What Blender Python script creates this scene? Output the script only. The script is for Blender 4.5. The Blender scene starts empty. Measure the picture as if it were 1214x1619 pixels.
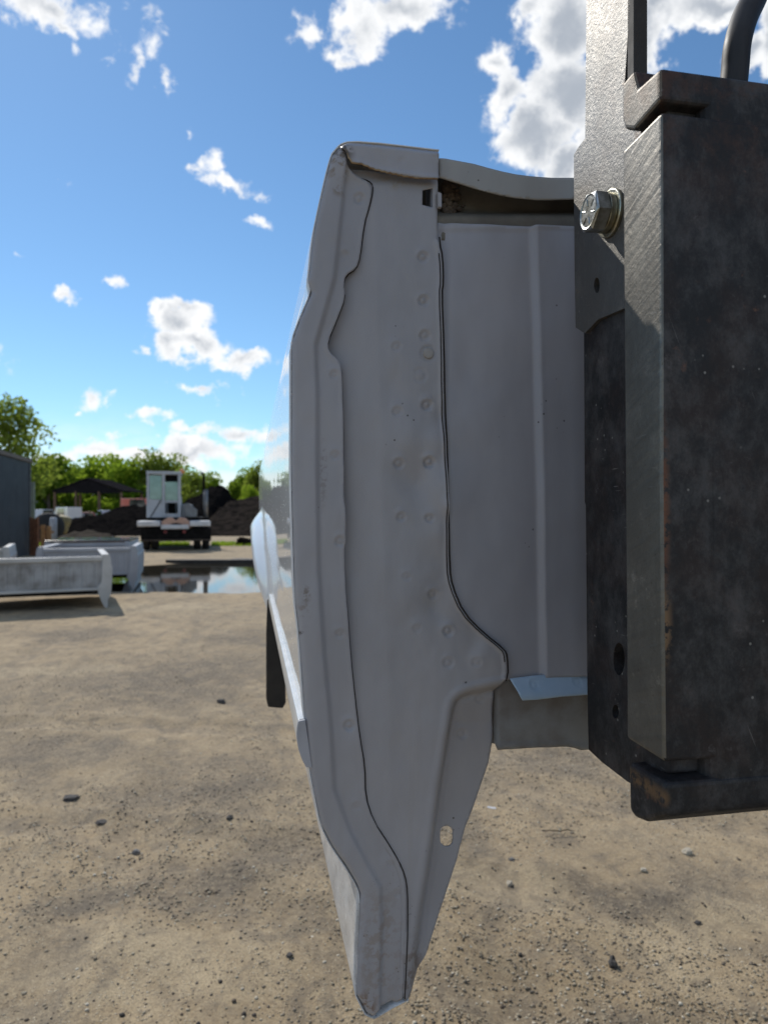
import bpy, bmesh, math, random
import numpy as np
from mathutils import Vector, Matrix
from mathutils.geometry import delaunay_2d_cdt
random.seed(7)
RNG = np.random.default_rng(7)
scn = bpy.context.scene
COL = scn.collection
R = math.radians

# ------------------------------------------------------------------ camera
CAM_H = 1.6
F, CX, CY = 1079.33, 607.0, 809.5          # focal length and centre in pixels of the 1214 x 1619 picture
cam = bpy.data.cameras.new('camera')
cam.sensor_fit = 'VERTICAL'; cam.sensor_height = 36; cam.lens = 24
cam.clip_start = 0.02; cam.clip_end = 5000
cam.dof.use_dof = True; cam.dof.focus_distance = 0.68; cam.dof.aperture_fstop = 8.5
camo = bpy.data.objects.new('camera', cam); COL.objects.link(camo)
camo.location = (0, 0, CAM_H); camo.rotation_euler = (R(90), 0, 0)
scn.camera = camo

# ------------------------------------------------------------------ light
YAW = R(11.1)                              # the truck bed runs away from us, turned 11 degrees to the left
sU, sV, sW = 0.45, -1.0, -1.05             # travel of the sunlight in the bed's own axes
sX = sU*math.cos(YAW) - sV*math.sin(YAW); sY = sU*math.sin(YAW) + sV*math.cos(YAW)
sun_dir = Vector((sX, sY, sW)).normalized()
SUN_EL = math.asin(-sun_dir.z); SUN_AZ = math.atan2(-sun_dir.x, -sun_dir.y)
sl = bpy.data.lights.new('sun', 'SUN'); sl.energy = 4.5; sl.angle = R(0.53); sl.color = (1.0, 0.95, 0.87)
so = bpy.data.objects.new('sun', sl); COL.objects.link(so)
so.rotation_euler = sun_dir.to_track_quat('-Z', 'Y').to_euler()
scn.view_settings.view_transform = 'Standard'; scn.view_settings.look = 'None'
scn.view_settings.exposure = -0.35; scn.view_settings.gamma = 1.0
scn.view_settings.use_curve_mapping = False
scn.cycles.max_bounces = 8; scn.cycles.transparent_max_bounces = 8

# ------------------------------------------------------------------ node helper
class NT:
    def __init__(s, tree): s.t = tree; s.n = tree.nodes; s.l = tree.links
    def node(s, typ, **kw):
        n = s.n.new(typ)
        for k, v in kw.items():
            if k == 'ins':
                for i, val in v.items():
                    if isinstance(val, bpy.types.NodeSocket): s.l.new(val, n.inputs[i])
                    else: n.inputs[i].default_value = val
            else: setattr(n, k, v)
        return n
    def math(s, op, a, b=0.0, c=0.0, clamp=False):
        return s.node('ShaderNodeMath', operation=op, use_clamp=clamp, ins={0: a, 1: b, 2: c}).outputs[0]
    def vmath(s, op, a, b=(0, 0, 0), c=(0, 0, 0)):
        ins = {0: a, 1: b}
        if op == 'MULTIPLY_ADD': ins[2] = c
        n = s.node('ShaderNodeVectorMath', operation=op, ins=ins)
        return n.outputs['Value'] if op in ('LENGTH', 'DOT_PRODUCT', 'DISTANCE') else n.outputs[0]
    def smooth(s, v, a, b, t0=0.0, t1=1.0):
        return s.node('ShaderNodeMapRange', interpolation_type='SMOOTHSTEP', ins={0: v, 1: a, 2: b, 3: t0, 4: t1}).outputs[0]
    def noise(s, vec, scale, detail=4, rough=0.55, dist=0.0):
        n = s.node('ShaderNodeTexNoise', ins={'Scale': scale, 'Detail': detail, 'Roughness': rough, 'Distortion': dist})
        if vec is not None: s.l.new(vec, n.inputs['Vector'])
        return n.outputs['Fac']
    def mix(s, f, a, b, blend='MIX'):
        n = s.node('ShaderNodeMix', data_type='RGBA', blend_type=blend)
        for k, v in ((0, f), (6, a), (7, b)):
            if isinstance(v, bpy.types.NodeSocket): s.l.new(v, n.inputs[k])
            else: n.inputs[k].default_value = v if k == 0 else (tuple(v) + (1,) if len(v) == 3 else v)
        return n.outputs[2]

# ------------------------------------------------------------------ sky with clouds
world = bpy.data.worlds.new('World'); scn.world = world; world.use_nodes = True
w = NT(world.node_tree); w.n.clear()
sky = w.node('ShaderNodeTexSky', sky_type='NISHITA', sun_disc=False, sun_elevation=SUN_EL,
             sun_rotation=SUN_AZ, altitude=200, air_density=1.0, dust_density=0.1, ozone_density=3.0)
geo = w.node('ShaderNodeTexCoord').outputs['Generated']
d = w.vmath('NORMALIZE', geo)
wob = w.node('ShaderNodeTexNoise', ins={'Vector': d, 'Scale': 14.0, 'Detail': 5.0, 'Roughness': 0.6})
wobv = w.vmath('SUBTRACT', wob.outputs['Color'], (0.5, 0.5, 0.5))
sep = w.node('ShaderNodeSeparateXYZ', ins={0: d})
az = w.math('ARCTAN2', sep.outputs[0], sep.outputs[1]); el = w.math('ARCSINE', sep.outputs[2])
P = w.node('ShaderNodeCombineXYZ', ins={0: az, 1: el, 2: 0.0}).outputs[0]
P = w.vmath('MULTIPLY_ADD', wobv, (0.09, 0.09, 0.0), P)
def ang(px, py):
    x, z = (px-CX)/F, (CY-py)/F
    return math.atan2(x, 1.0), math.atan2(z, math.hypot(x, 1.0))
CLOUDS = [  # centre and half size of every cloud lobe, seen in degrees as the photograph shows them; last: thickness
 (80,12,80,40,1),(98,42,34,20,1),(208,104,13,30,.55),(262,128,13,15,.6),(123,82,9,9,.3),(166,76,7,8,.3),(253,48,11,7,.3),
 (575,40,58,60,1.1),(640,22,85,46,1.2),(560,88,40,20,.8),(487,62,17,40,.5),
 (782,112,32,40,1),(800,160,50,50,1.3),(850,212,70,62,1.6),(890,252,60,42,1.6),(905,40,85,90,1.8),(900,140,80,80,1.8),(838,20,28,40,1),
 (960,190,70,110,1.8),(1010,60,60,80,1.8),(1130,8,120,36,1.5),(1170,88,44,34,1.4),(1215,60,40,90,1.5),(1040,20,60,50,1.5),(1300,60,90,120,1.5),
 (1000,300,120,100,1.5),
 (368,294,44,15,.8),(350,270,18,10,.6),(300,268,20,7,.3),(326,255,9,7,.35),(408,352,20,10,.6),(305,212,11,4,.3),
 (110,470,26,13,.65),(186,446,12,11,.6),(45,396,10,7,.35),(108,286,7,4,.2),
 (285,505,56,40,1.25),(246,485,26,18,.8),(316,545,62,30,1.25),(385,575,62,22,1.0),(225,556,10,8,.5),(270,545,42,30,1.1),(300,480,34,18,.9),
 (328,620,54,12,.75),(152,632,24,24,.75),(117,657,12,5,.5),(226,660,32,12,.7),
 (300,684,46,9,.5),(380,690,50,20,.9),(170,716,110,18,.8),(290,716,110,24,.9),(440,700,60,22,.6),(70,724,70,14,.6),(230,60,30,26,.3),(345,262,22,14,.35),
 (-120,560,120,50,1.2),(-300,250,160,90,1.3),(-60,690,80,25,.7),(1400,560,220,70,1.3),(1300,700,160,40,.8),(1000,690,200,30,.6),
]
fld = None
for (cx, cy, rx, ry, th) in CLOUDS:
    a0, e0 = ang(cx, cy); a1, _ = ang(cx+rx, cy); _, e1 = ang(cx, cy-ry)
    ra, re = max(abs(a1-a0), .004), max(abs(e1-e0), .003)
    v = w.vmath('MULTIPLY_ADD', P, (1/ra, 1/re, 0), (-a0/ra, -e0/re, 0))
    f = w.math('MULTIPLY_ADD', w.vmath('LENGTH', v), -th, th)
    fld = f if fld is None else w.math('SMOOTH_MAX', fld, f, 0.12)
fine = w.noise(d, 34.0, 9, 0.62, 0.25)
mid = w.noise(d, 9.0, 6, 0.55)
# behind and beside the frame: ordinary scattered clouds of the same kind
far_mask = w.smooth(sep.outputs[1], 0.25, -0.05)
scat = w.math('MULTIPLY', w.math('MULTIPLY', w.math('SUBTRACT', w.noise(d, 3.4, 7, 0.55), 0.52), 7.0), far_mask)
scat = w.math('SUBTRACT', scat, w.math('SUBTRACT', 1.0, far_mask))
fld = w.math('MAXIMUM', fld, scat)
dens = w.math('MULTIPLY_ADD', w.math('SUBTRACT', fine, 0.5), 2.4, fld)
cover = w.smooth(dens, -0.10, 0.58)
# thin haze veil near the horizon
hz = w.smooth(el, 0.16, 0.0)
veil = w.math('MULTIPLY', w.smooth(w.noise(w.vmath('MULTIPLY', d, (1, 1, 3.2)), 7.0, 6, .55), 0.40, 0.60), hz)
cover = w.math('MAXIMUM', cover, w.math('MULTIPLY', veil, 0.8))
thick = w.smooth(w.math('MULTIPLY_ADD', w.math('SUBTRACT', w.noise(d, 15.0, 8, 0.65), 0.5), 1.25, fld), 0.35, 1.45)
ccol = w.mix(thick, (1.36, 1.37, 1.38), (0.56, 0.62, 0.71))
ccol = w.mix(w.smooth(w.noise(d, 42.0, 6, .6), .35, .65, 0.0, .22), ccol, (.80, .85, .92))
skyc = w.mix(1.0, sky.outputs[0], (.80, 1.0, 1.07), 'MULTIPLY')
bg1 = w.node('ShaderNodeBackground', ins={'Color': skyc, 'Strength': 0.15})
bg2 = w.node('ShaderNodeBackground', ins={'Color': ccol, 'Strength': 1.0})
mx = w.node('ShaderNodeMixShader', ins={0: cover, 1: bg1.outputs[0], 2: bg2.outputs[0]})
w.node('ShaderNodeOutputWorld', ins={0: mx.outputs[0]})

# ------------------------------------------------------------------ materials
def material(name):
    m = bpy.data.materials.new(name); m.use_nodes = True
    t = NT(m.node_tree); t.n.clear()
    b = t.node('ShaderNodeBsdfPrincipled'); o = t.node('ShaderNodeOutputMaterial', ins={0: b.outputs[0]})
    return m, t, b
def setv(t, b, k, v):
    if isinstance(v, bpy.types.NodeSocket): t.l.new(v, b.inputs[k])
    else: b.inputs[k].default_value = (tuple(v)+(1,)) if isinstance(v, (tuple, list)) and len(v) == 3 else v
def simple(name, c1, c2=None, scale=6.0, rough=0.6, metal=0.0, bump=0.0, bscale=60.0, coat=0.0, rvar=0.15, **kw):
    m, t, b = material(name)
    co = t.node('ShaderNodeTexCoord').outputs['Object']
    n = t.noise(co, scale, 6, 0.6)
    setv(t, b, 'Base Color', t.mix(t.smooth(n, .35, .65), c1, c2 or tuple(x*.7 for x in c1)))
    setv(t, b, 'Roughness', t.math('MULTIPLY_ADD', t.noise(co, scale*2.3, 4), rvar*2, rough-rvar))
    setv(t, b, 'Metallic', metal)
    if coat: setv(t, b, 'Coat Weight', coat); setv(t, b, 'Coat Roughness', 0.05)
    if bump:
        bn = t.node('ShaderNodeBump', ins={'Strength': 1.0, 'Distance': bump, 'Height': t.noise(co, bscale, 5, .6)})
        setv(t, b, 'Normal', bn.outputs[0])
    for k, v in kw.items(): setv(t, b, k.replace('_', ' '), v)
    return m

# bed paint on the shaded front (primer-like light grey), with dust, specks, scuffs and rust at the tips
WB = 0.52                                   # bed-frame heights are stored above the bed's lowest point
def bed_uvw(px, py, v=0.0):
    c, s = math.cos(YAW), math.sin(YAW); dx = (px-CX)/F; dz = (CY-py)/F
    t = (v + .7*c)/(-dx*s + c)
    return (t*dx*c + (t-.7)*s, v, t*dz)
def gauss_mask(t, co, px, py, rad, v=0.0, zoff=WB, sy=1.0):
    u, vv, ww = bed_uvw(px, py, v)
    q = t.vmath('MULTIPLY', t.vmath('SUBTRACT', co, (u, vv, ww+zoff)), (1/rad, 0, 1/(rad*sy)))
    return t.smooth(t.vmath('LENGTH', q), 1.0, 0.2)
def paint_front(name, base=(0.355, 0.345, 0.362), rough=0.42, dirt=1.0):
    m, t, b = material(name)
    co = t.node('ShaderNodeTexCoord').outputs['Object']
    big = t.noise(t.vmath('MULTIPLY', co, (2.0, 2.0, .7)), 5.0, 5, .6)
    col = t.mix(t.smooth(big, .3, .7), tuple(x*.90 for x in base), tuple(x*1.07 for x in base))
    dust = t.smooth(t.noise(co, 30, 8, .7), .52, .75)
    col = t.mix(t.math('MULTIPLY', dust, .22*dirt), col, (.40, .36, .30))
    # vertical run-off streaks
    st = t.smooth(t.noise(t.vmath('MULTIPLY', co, (60, 60, 2.5)), 1.0, 4, .6), .60, .78)
    col = t.mix(t.math('MULTIPLY', st, .18*dirt), col, (.30, .27, .23))
    # dark specks
    vo = t.node('ShaderNodeTexVoronoi', ins={'Vector': co, 'Scale': 120.0, 'Randomness': 1.0})
    sp = t.math('MULTIPLY', t.smooth(vo.outputs['Distance'], .16, .10), t.smooth(t.noise(co, 14, 3), .60, .66))
    low = t.smooth(t.node('ShaderNodeSeparateXYZ', ins={0: co}).outputs[2], 0.22, 0.02)
    vo2 = t.node('ShaderNodeTexVoronoi', ins={'Vector': co, 'Scale': 210.0, 'Randomness': 1.0})
    sp2 = t.math('MULTIPLY', t.smooth(vo2.outputs['Distance'], .17, .10), t.math('MULTIPLY', low, t.smooth(t.noise(co, 25, 3), .5, .6)))
    col = t.mix(t.math('MAXIMUM', t.math('MULTIPLY', sp, .8), t.math('MULTIPLY', sp2, .85)), col, (.03, .022, .015))
    # scuffs, rust and one small hole's darkness painted on, with shapes of their own
    n2 = t.noise(co, 90, 6, .65); n3 = t.noise(co, 220, 4, .6)
    for (px, py, rad, sy, c, amt) in ((541, 243, .016, .8, (.05, .035, .025), .9), (534, 262, .020, 1.2, (.22, .17, .12), .8),
                                  (579, 1592, .014, 1.6, (.16, .075, .035), .9), (655, 1545, .018, 3.0, (.14, .09, .055), .6),
                                  (600, 1500, .035, 2.5, (.26, .20, .15), .5), (535, 300, .010, 1.0, (.2, .15, .1), .7),
                                  (548, 235, .008, .8, (.02, .015, .01), 1.0), (481, 960, .010, 2.5, (.2, .15, .1), .5),
                                  (620, 285, .022, .5, (.33, .28, .21), .7), (512, 750, .006, 8, (.2, .17, .15), .5), (477, 1001, .004, .7, (.03, .018, .012), 1.0), (737, 1080, .003, .8, (.02, .015, .012), 1.0), (484, 940, .006, 2, (.16, .12, .09), .7), (690, 250, .008, .5, (.3, .26, .2), .5)):
        k = t.math('MULTIPLY', gauss_mask(t, co, px, py, rad, sy=sy), t.smooth(n2 if rad > .009 else n3, .46, .58))
        col = t.mix(t.math('MULTIPLY', k, amt), col, c)
    setv(t, b, 'Base Color', col)
    setv(t, b, 'Roughness', t.math('MULTIPLY_ADD', dust, .25, rough))
    setv(t, b, 'Specular IOR Level', .45)
    h = t.math('ADD', t.math('MULTIPLY', t.noise(co, 9, 3, .5), 1.0), t.math('MULTIPLY', t.noise(co, 900, 2, .6), .010))
    bn = t.node('ShaderNodeBump', ins={'Strength': .7, 'Distance': .004, 'Height': h})
    setv(t, b, 'Normal', bn.outputs[0])
    return m
M = {}
M['paint'] = paint_front('bed_primer_paint')
M['paint_wall'] = paint_front('bed_wall_paint', (.36, .355, .385), .38, .5)
M['paint_rail'] = paint_front('bed_rail_paint', (.36, .35, .335), .45, .6)
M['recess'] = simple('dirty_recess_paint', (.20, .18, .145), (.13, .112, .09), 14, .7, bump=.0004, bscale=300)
M['mud'] = simple('caked_mud', (.16, .12, .085), (.07, .05, .038), 60, .9, bump=.003, bscale=120)
M['strip'] = simple('sky_tinted_lip_paint', (.40, .50, .60), (.34, .45, .56), 20, .35)  # grey lip paint, the blue sky it mirrors mixed into its colour
M['seam'] = simple('dark_seam_shade', (.018, .014, .012), (.035, .027, .02), 40, .9)  # near-black, for the shade between lapped sheets
M['rust_edge'] = simple('rusty_sheet_edge', (.34, .25, .15), (.20, .12, .06), 120, .85)
M['member'] = simple('grimy_grey_steel', (.23, .235, .235), (.15, .13, .115), 16, .7, bump=.0003, bscale=200)
M['black'] = simple('black_rubber_and_shade', (.02, .019, .018), (.035, .03, .026), 15, .75)
M['dark_inner'] = simple('dark_wheelhouse', (.03, .028, .026), None, 8, .8)

def skin_paint():
    m, t, b = material('glossy_white_body_paint')
    co = t.node('ShaderNodeTexCoord').outputs['Object']
    vo = t.node('ShaderNodeTexVoronoi', ins={'Vector': t.vmath('MULTIPLY', co, (1, .16, 1)), 'Scale': 260.0})
    dust = t.smooth(t.noise(co, 40, 8, .7), .5, .75)
    drops = t.math('MULTIPLY', t.smooth(vo.outputs['Distance'], .22, .12), t.smooth(t.noise(co, 10, 2), .46, .56))
    col = t.mix(t.math('MULTIPLY', dust, .2), (.74, .75, .76), (.5, .47, .42))
    lowd = t.smooth(t.node('ShaderNodeSeparateXYZ', ins={0: co}).outputs[2], .30, .05)
    low_grey = t.math('MULTIPLY', lowd, t.smooth(t.noise(co, 22, 8, .75), .30, .62)); col = t.mix(t.math('MULTIPLY', low_grey, .7), col, (.24, .22, .20))  # mottled grey-brown, stronger towards the bottom
    spk = t.node('ShaderNodeTexVoronoi', ins={'Vector': co, 'Scale': 190.0}); col = t.mix(t.math('MULTIPLY', t.math('MULTIPLY', lowd, t.smooth(spk.outputs['Distance'], .20, .12)), .7), col, (.05, .035, .025))
    col = t.mix(t.math('MULTIPLY', drops, .6), col, (.8, .8, .78))
    setv(t, b, 'Base Color', col)
    setv(t, b, 'Roughness', .35)
    setv(t, b, 'Coat Weight', t.math('MULTIPLY_ADD', low_grey, -.7, .80))
    setv(t, b, 'Coat Roughness', t.math('MAXIMUM', t.math('MULTIPLY', drops, .5), t.math('MULTIPLY_ADD', dust, .06, .02)))
    return m
M['skin'] = skin_paint()
M['trim'] = simple('white_moulding', (.60, .60, .59), (.50, .50, .48), 25, .35, coat=.4)
M['trim_cap'] = simple('grey_moulding_cap', (.42, .42, .45), None, 5, .45)

# forklift steel: sunlit and shaded tones of one steel, with rust, pits and pale scuffs
def steel(name, dark, light, rust, metal, rough, pit, rustcut=.62, scratch=0.0, film=.60, zoff=CAM_H, reds=()):
    m, t, b = material(name)
    co = t.node('ShaderNodeTexCoord').outputs['Object']
    n1 = t.noise(t.vmath('MULTIPLY', co, (1, 1, .75)), 21, 10, .78); n2 = t.noise(t.vmath('MULTIPLY', co, (1, 1, .5)), 62, 8, .78)
    topb = t.smooth(t.node('ShaderNodeSeparateXYZ', ins={0: co}).outputs[2], CAM_H+.22, CAM_H+.33)
    col = t.mix(t.smooth(n1, .42, .68), dark, light)
    col = t.mix(t.math('MULTIPLY', t.smooth(n2, .55, .8), .5), col, tuple(min(1, x*1.5+.01) for x in light))
    # thin brown rust film, strongest on the upper hook, and pale rubbed patches
    col = t.mix(t.math('MULTIPLY', t.math('MULTIPLY_ADD', topb, film, .14), t.smooth(t.noise(co, 17, 9, .75), .44, .62)), col, tuple(.55*a+.45*b_ for a, b_ in zip(rust, dark)))
    col = t.mix(t.math('MULTIPLY', t.smooth(t.noise(co, 34, 9, .8), .58, .70), .45), col, tuple(min(1, x*2.1+.015) for x in light))
    r = t.smooth(t.noise(co, 24, 9, .72), rustcut, rustcut+.1)
    vr = t.node('ShaderNodeVectorRotate', rotation_type='Y_AXIS', ins={'Vector': co, 'Angle': R(23)}).outputs[0]
    scr = t.math('MULTIPLY', t.smooth(t.noise(t.vmath('MULTIPLY', vr, (900, 30, 14)), 1.0, 2, .5), .70, .76), t.smooth(t.noise(co, 7, 3), .5, .6))
    col = t.mix(t.math('MULTIPLY', scr, .5), col, (.30, .29, .27))
    col = t.mix(t.math('MULTIPLY', r, .8), col, rust)
    n4 = t.noise(co, 110, 5, .65)
    for (px, py, rad, sy, v, c) in reds:
        k = t.math('MULTIPLY', gauss_mask(t, co, px, py, rad, v, zoff, sy), t.smooth(n4, .42, .52))
        col = t.mix(k, col, c)
    h = t.math('MULTIPLY', t.noise(co, 260, 5, .65), .55)
    if scratch:                                    # saw marks run diagonally over the cut face
        uv = t.node('ShaderNodeVectorRotate', rotation_type='X_AXIS', ins={'Vector': co, 'Angle': R(22)}).outputs[0]
        sc = t.noise(t.vmath('MULTIPLY', uv, (6, 9, 150)), 1.0, 3, .5, .2)
        h = t.math('MULTIPLY_ADD', sc, scratch, h)
        col = t.mix(t.math('MULTIPLY', t.smooth(sc, .5, .7), .25), col, tuple(x*.6 for x in dark))
    pits = t.smooth(t.noise(co, 650, 3, .7), .60, .72)
    col = t.mix(t.math('MULTIPLY', pits, .55), col, (.05, .03, .02))
    spv = t.node('ShaderNodeTexVoronoi', ins={'Vector': co, 'Scale': 95.0})
    fleck = t.math('MULTIPLY', t.smooth(spv.outputs['Distance'], .13, .07), t.smooth(t.noise(co, 11, 3), .5, .58))
    col = t.mix(t.math('MULTIPLY', fleck, .5), col, (.42, .40, .36))
    setv(t, b, 'Base Color', col); setv(t, b, 'Metallic', t.math('MULTIPLY', t.math('SUBTRACT', 1.0, r), metal))
    setv(t, b, 'Roughness', t.math('MULTIPLY_ADD', n2, .3, rough-.12))
    bn = t.node('ShaderNodeBump', ins={'Strength': 1.0, 'Distance': pit, 'Height': h}); setv(t, b, 'Normal', bn.outputs[0])
    return m
RST = (.17, .07, .035)
M['steel'] = steel('shaded_worn_steel', (.011, .011, .0125), (.072, .070, .070), RST, .2, .6, .0006, .63, 0.0, .55,  # darker copy of the plate steel, the shade put into its colour
                   reds=((1043, 800, .010, 9, -.235, RST), (1045, 990, .010, 4, -.235, (.2, .12, .06)), (1040, 1260, .008, 1.2, -.235, (.16, .09, .04))))
M['steel_end'] = steel('sawn_steel_end', (.165, .155, .135), (.24, .225, .195), (.26, .19, .13), .85, .46, .0007, .72, .85, 0.0,
                       reds=((1024, 415, .010, 2.2, -.235, (.34, .16, .085)), (1031, 395, .006, 2, -.235, (.36, .17, .09))))
M['plate'] = steel('pitted_side_plate', (.17, .165, .155), (.235, .225, .205), (.22, .13, .07), .85, .52, .0013, .62, 0, 0.0)
M['hook'] = steel('brown_hook_steel', (.14, .125, .10), (.22, .19, .15), (.16, .09, .045), .35, .5, .0008, .58)
M['zinc'] = simple('zinc_plated_bolt', (.56, .58, .57), (.34, .34, .30), 120, .38, 1.0, bump=.0002, bscale=400)
M['washer'] = simple('yellow_zinc_washer', (.52, .50, .39), (.30, .27, .19), 90, .35, 1.0, bump=.0002, bscale=300)
M['hose'] = simple('black_hydraulic_hose', (.018, .017, .018), None, 30, .55)

# ------------------------------------------------------------------ mesh and object helpers
def link(name, me, m=None, parent=None, loc=None):
    o = bpy.data.objects.new(name, me); COL.objects.link(o)
    if m is not None and me is not None:
        for mm in (m if isinstance(m, (list, tuple)) else [m]): me.materials.append(mm)
    if parent is not None: o.parent = parent
    if loc is not None: o.location = loc
    return o
def mesh(verts, faces, smooth=False):
    me = bpy.data.meshes.new('mesh'); me.from_pydata([tuple(map(float, v)) for v in verts], [], [tuple(map(int, f)) for f in faces]); me.update()
    if smooth: me.shade_smooth()
    return me
def tag(o, label, cat, group=None, kind=None):
    o['label'] = label; o['category'] = cat
    if group: o['group'] = group
    if kind: o['kind'] = kind
    return o
def empty(name, loc=(0, 0, 0), rz=0.0):
    o = bpy.data.objects.new(name, None); COL.objects.link(o); o.location = loc; o.rotation_euler = (0, 0, rz); o.empty_display_size = .1
    return o
class MB:
    """collects simple solids into one mesh"""
    def __init__(s): s.v = []; s.f = []
    def add(s, vs, fs):
        k = len(s.v); s.v += [tuple(x) for x in vs]; s.f += [tuple(i+k for i in f) for f in fs]; return s
    def box(s, a, b):
        x0, y0, z0 = a; x1, y1, z1 = b
        return s.add([(x0,y0,z0),(x1,y0,z0),(x1,y1,z0),(x0,y1,z0),(x0,y0,z1),(x1,y0,z1),(x1,y1,z1),(x0,y1,z1)],
                     [(0,3,2,1),(4,5,6,7),(0,1,5,4),(1,2,6,5),(2,3,7,6),(3,0,4,7)])
    def prism(s, poly, axis, a, b):
        """poly in the two other axes (order x,y,z without axis), swept from a to b"""
        n = len(poly)
        def p(q, h):
            l = list(q); l.insert(axis, h); return tuple(l)
        vs = [p(q, a) for q in poly]+[p(q, b) for q in poly]
        fs = [tuple(range(n))[::-1], tuple(range(n, 2*n))]+[(i, (i+1) % n, n+(i+1) % n, n+i) for i in range(n)]
        return s.add(vs, fs)
    def tube(s, pts, r, n=8, cap=True, ref=None):
        pts = [Vector(p) for p in pts]; rr = r if isinstance(r, (list, tuple)) else [r]*len(pts)
        k = len(s.v); m = len(pts)
        for i, p in enumerate(pts):
            t = (pts[min(i+1, m-1)]-pts[max(i-1, 0)]).normalized()
            a = t.cross(Vector(ref) if ref else Vector((0, 0, 1)) if abs(t.z) < .9 else Vector((0, 1, 0))).normalized(); b = t.cross(a)
            for j in range(n):
                q = 2*math.pi*j/n; s.v.append(tuple(p+(a*math.cos(q)+b*math.sin(q))*rr[i]))
        for i in range(m-1):
            for j in range(n):
                s.f.append((k+i*n+j, k+i*n+(j+1) % n, k+(i+1)*n+(j+1) % n, k+(i+1)*n+j))
        if cap: s.f.append(tuple(k+j for j in range(n))[::-1]); s.f.append(tuple(k+(m-1)*n+j for j in range(n)))
        return s
    def lathe(s, prof, n=24, axis=2, c=(0, 0, 0)):
        k = len(s.v); m = len(prof)
        for (r, h) in prof:
            for j in range(n):
                q = 2*math.pi*j/n; l = [r*math.cos(q), r*math.sin(q)]; l.insert(axis, h)
                s.v.append(tuple(l[i]+c[i] for i in range(3)))
        for i in range(m-1):
            for j in range(n): s.f.append((k+i*n+j, k+i*n+(j+1) % n, k+(i+1)*n+(j+1) % n, k+(i+1)*n+j))
        s.f.append(tuple(k+j for j in range(n))[::-1]); s.f.append(tuple(k+(m-1)*n+j for j in range(n)))
        return s
    def obj(s, name, m, parent=None, smooth=False, bevel=0.0, seg=2, normals=True):
        me = mesh(s.v, s.f, smooth)
        if normals:
            bm = bmesh.new(); bm.from_mesh(me); bmesh.ops.recalc_face_normals(bm, faces=bm.faces); bm.to_mesh(me); bm.free()
            if smooth: me.shade_smooth()
        o = link(name, me, m, parent)
        if bevel:
            bv = o.modifiers.new('bevel', 'BEVEL'); bv.width = bevel; bv.segments = seg; bv.limit_method = 'ANGLE'; bv.angle_limit = R(30)
            bv.harden_normals = False
        return o
def copy_tree(o, parent=None):
    c = o.copy(); COL.objects.link(c); c.parent = parent
    for ch in list(o.children): copy_tree(ch, c)
    return c
def noise2(x, y, seed=0):
    """cheap smooth value noise on arrays"""
    r = np.random.default_rng(seed); T = r.random((256, 256))
    xi = np.floor(x).astype(int); yi = np.floor(y).astype(int); fx = x-xi; fy = y-yi
    fx = fx*fx*(3-2*fx); fy = fy*fy*(3-2*fy); g = lambda a, b: T[a & 255, b & 255]
    return (g(xi, yi)*(1-fx)+g(xi+1, yi)*fx)*(1-fy)+(g(xi, yi+1)*(1-fx)+g(xi+1, yi+1)*fx)*fy
def fbm2(x, y, seed=0, oct=4):
    s = 0; a = .5
    for i in range(oct): s = s+a*noise2(x*2**i, y*2**i, seed+i); a *= .5
    return s/(1-.5**oct)
def seg_dist(px, py, line):
    best = np.full(px.shape, 1e9)
    for (x0, y0), (x1, y1) in zip(line[:-1], line[1:]):
        dx, dy = x1-x0, y1-y0; t = np.clip(((px-x0)*dx+(py-y0)*dy)/(dx*dx+dy*dy+1e-9), 0, 1)
        best = np.minimum(best, np.hypot(px-x0-t*dx, py-y0-t*dy))
    return best
def inside(px, py, poly):
    r = np.zeros(px.shape, bool); n = len(poly)
    for i in range(n):
        x0, y0 = poly[i]; x1, y1 = poly[(i+1) % n]
        if y0 == y1: continue
        c = ((y0 > py) != (y1 > py)) & (px < (x1-x0)*(py-y0)/(y1-y0)+x0); r ^= c
    return r
def dens_line(line, step):
    out = []
    for (x0, y0), (x1, y1) in zip(line[:-1], line[1:]):
        n = max(1, int(math.hypot(x1-x0, y1-y0)/step))
        out += [(x0+(x1-x0)*i/n, y0+(y1-y0)*i/n) for i in range(n)]
    return out+[line[-1]]
def smooth_line(line, it=2):
    for _ in range(it):
        o = [line[0]]
        for a, b in zip(line[:-1], line[1:]): o += [(a[0]*.75+b[0]*.25, a[1]*.75+b[1]*.25), (a[0]*.25+b[0]*.75, a[1]*.25+b[1]*.75)]
        line = o+[line[-1]]
    return line
def sst(x): x = np.clip(x, 0, 1); return x*x*(3-2*x)
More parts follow.
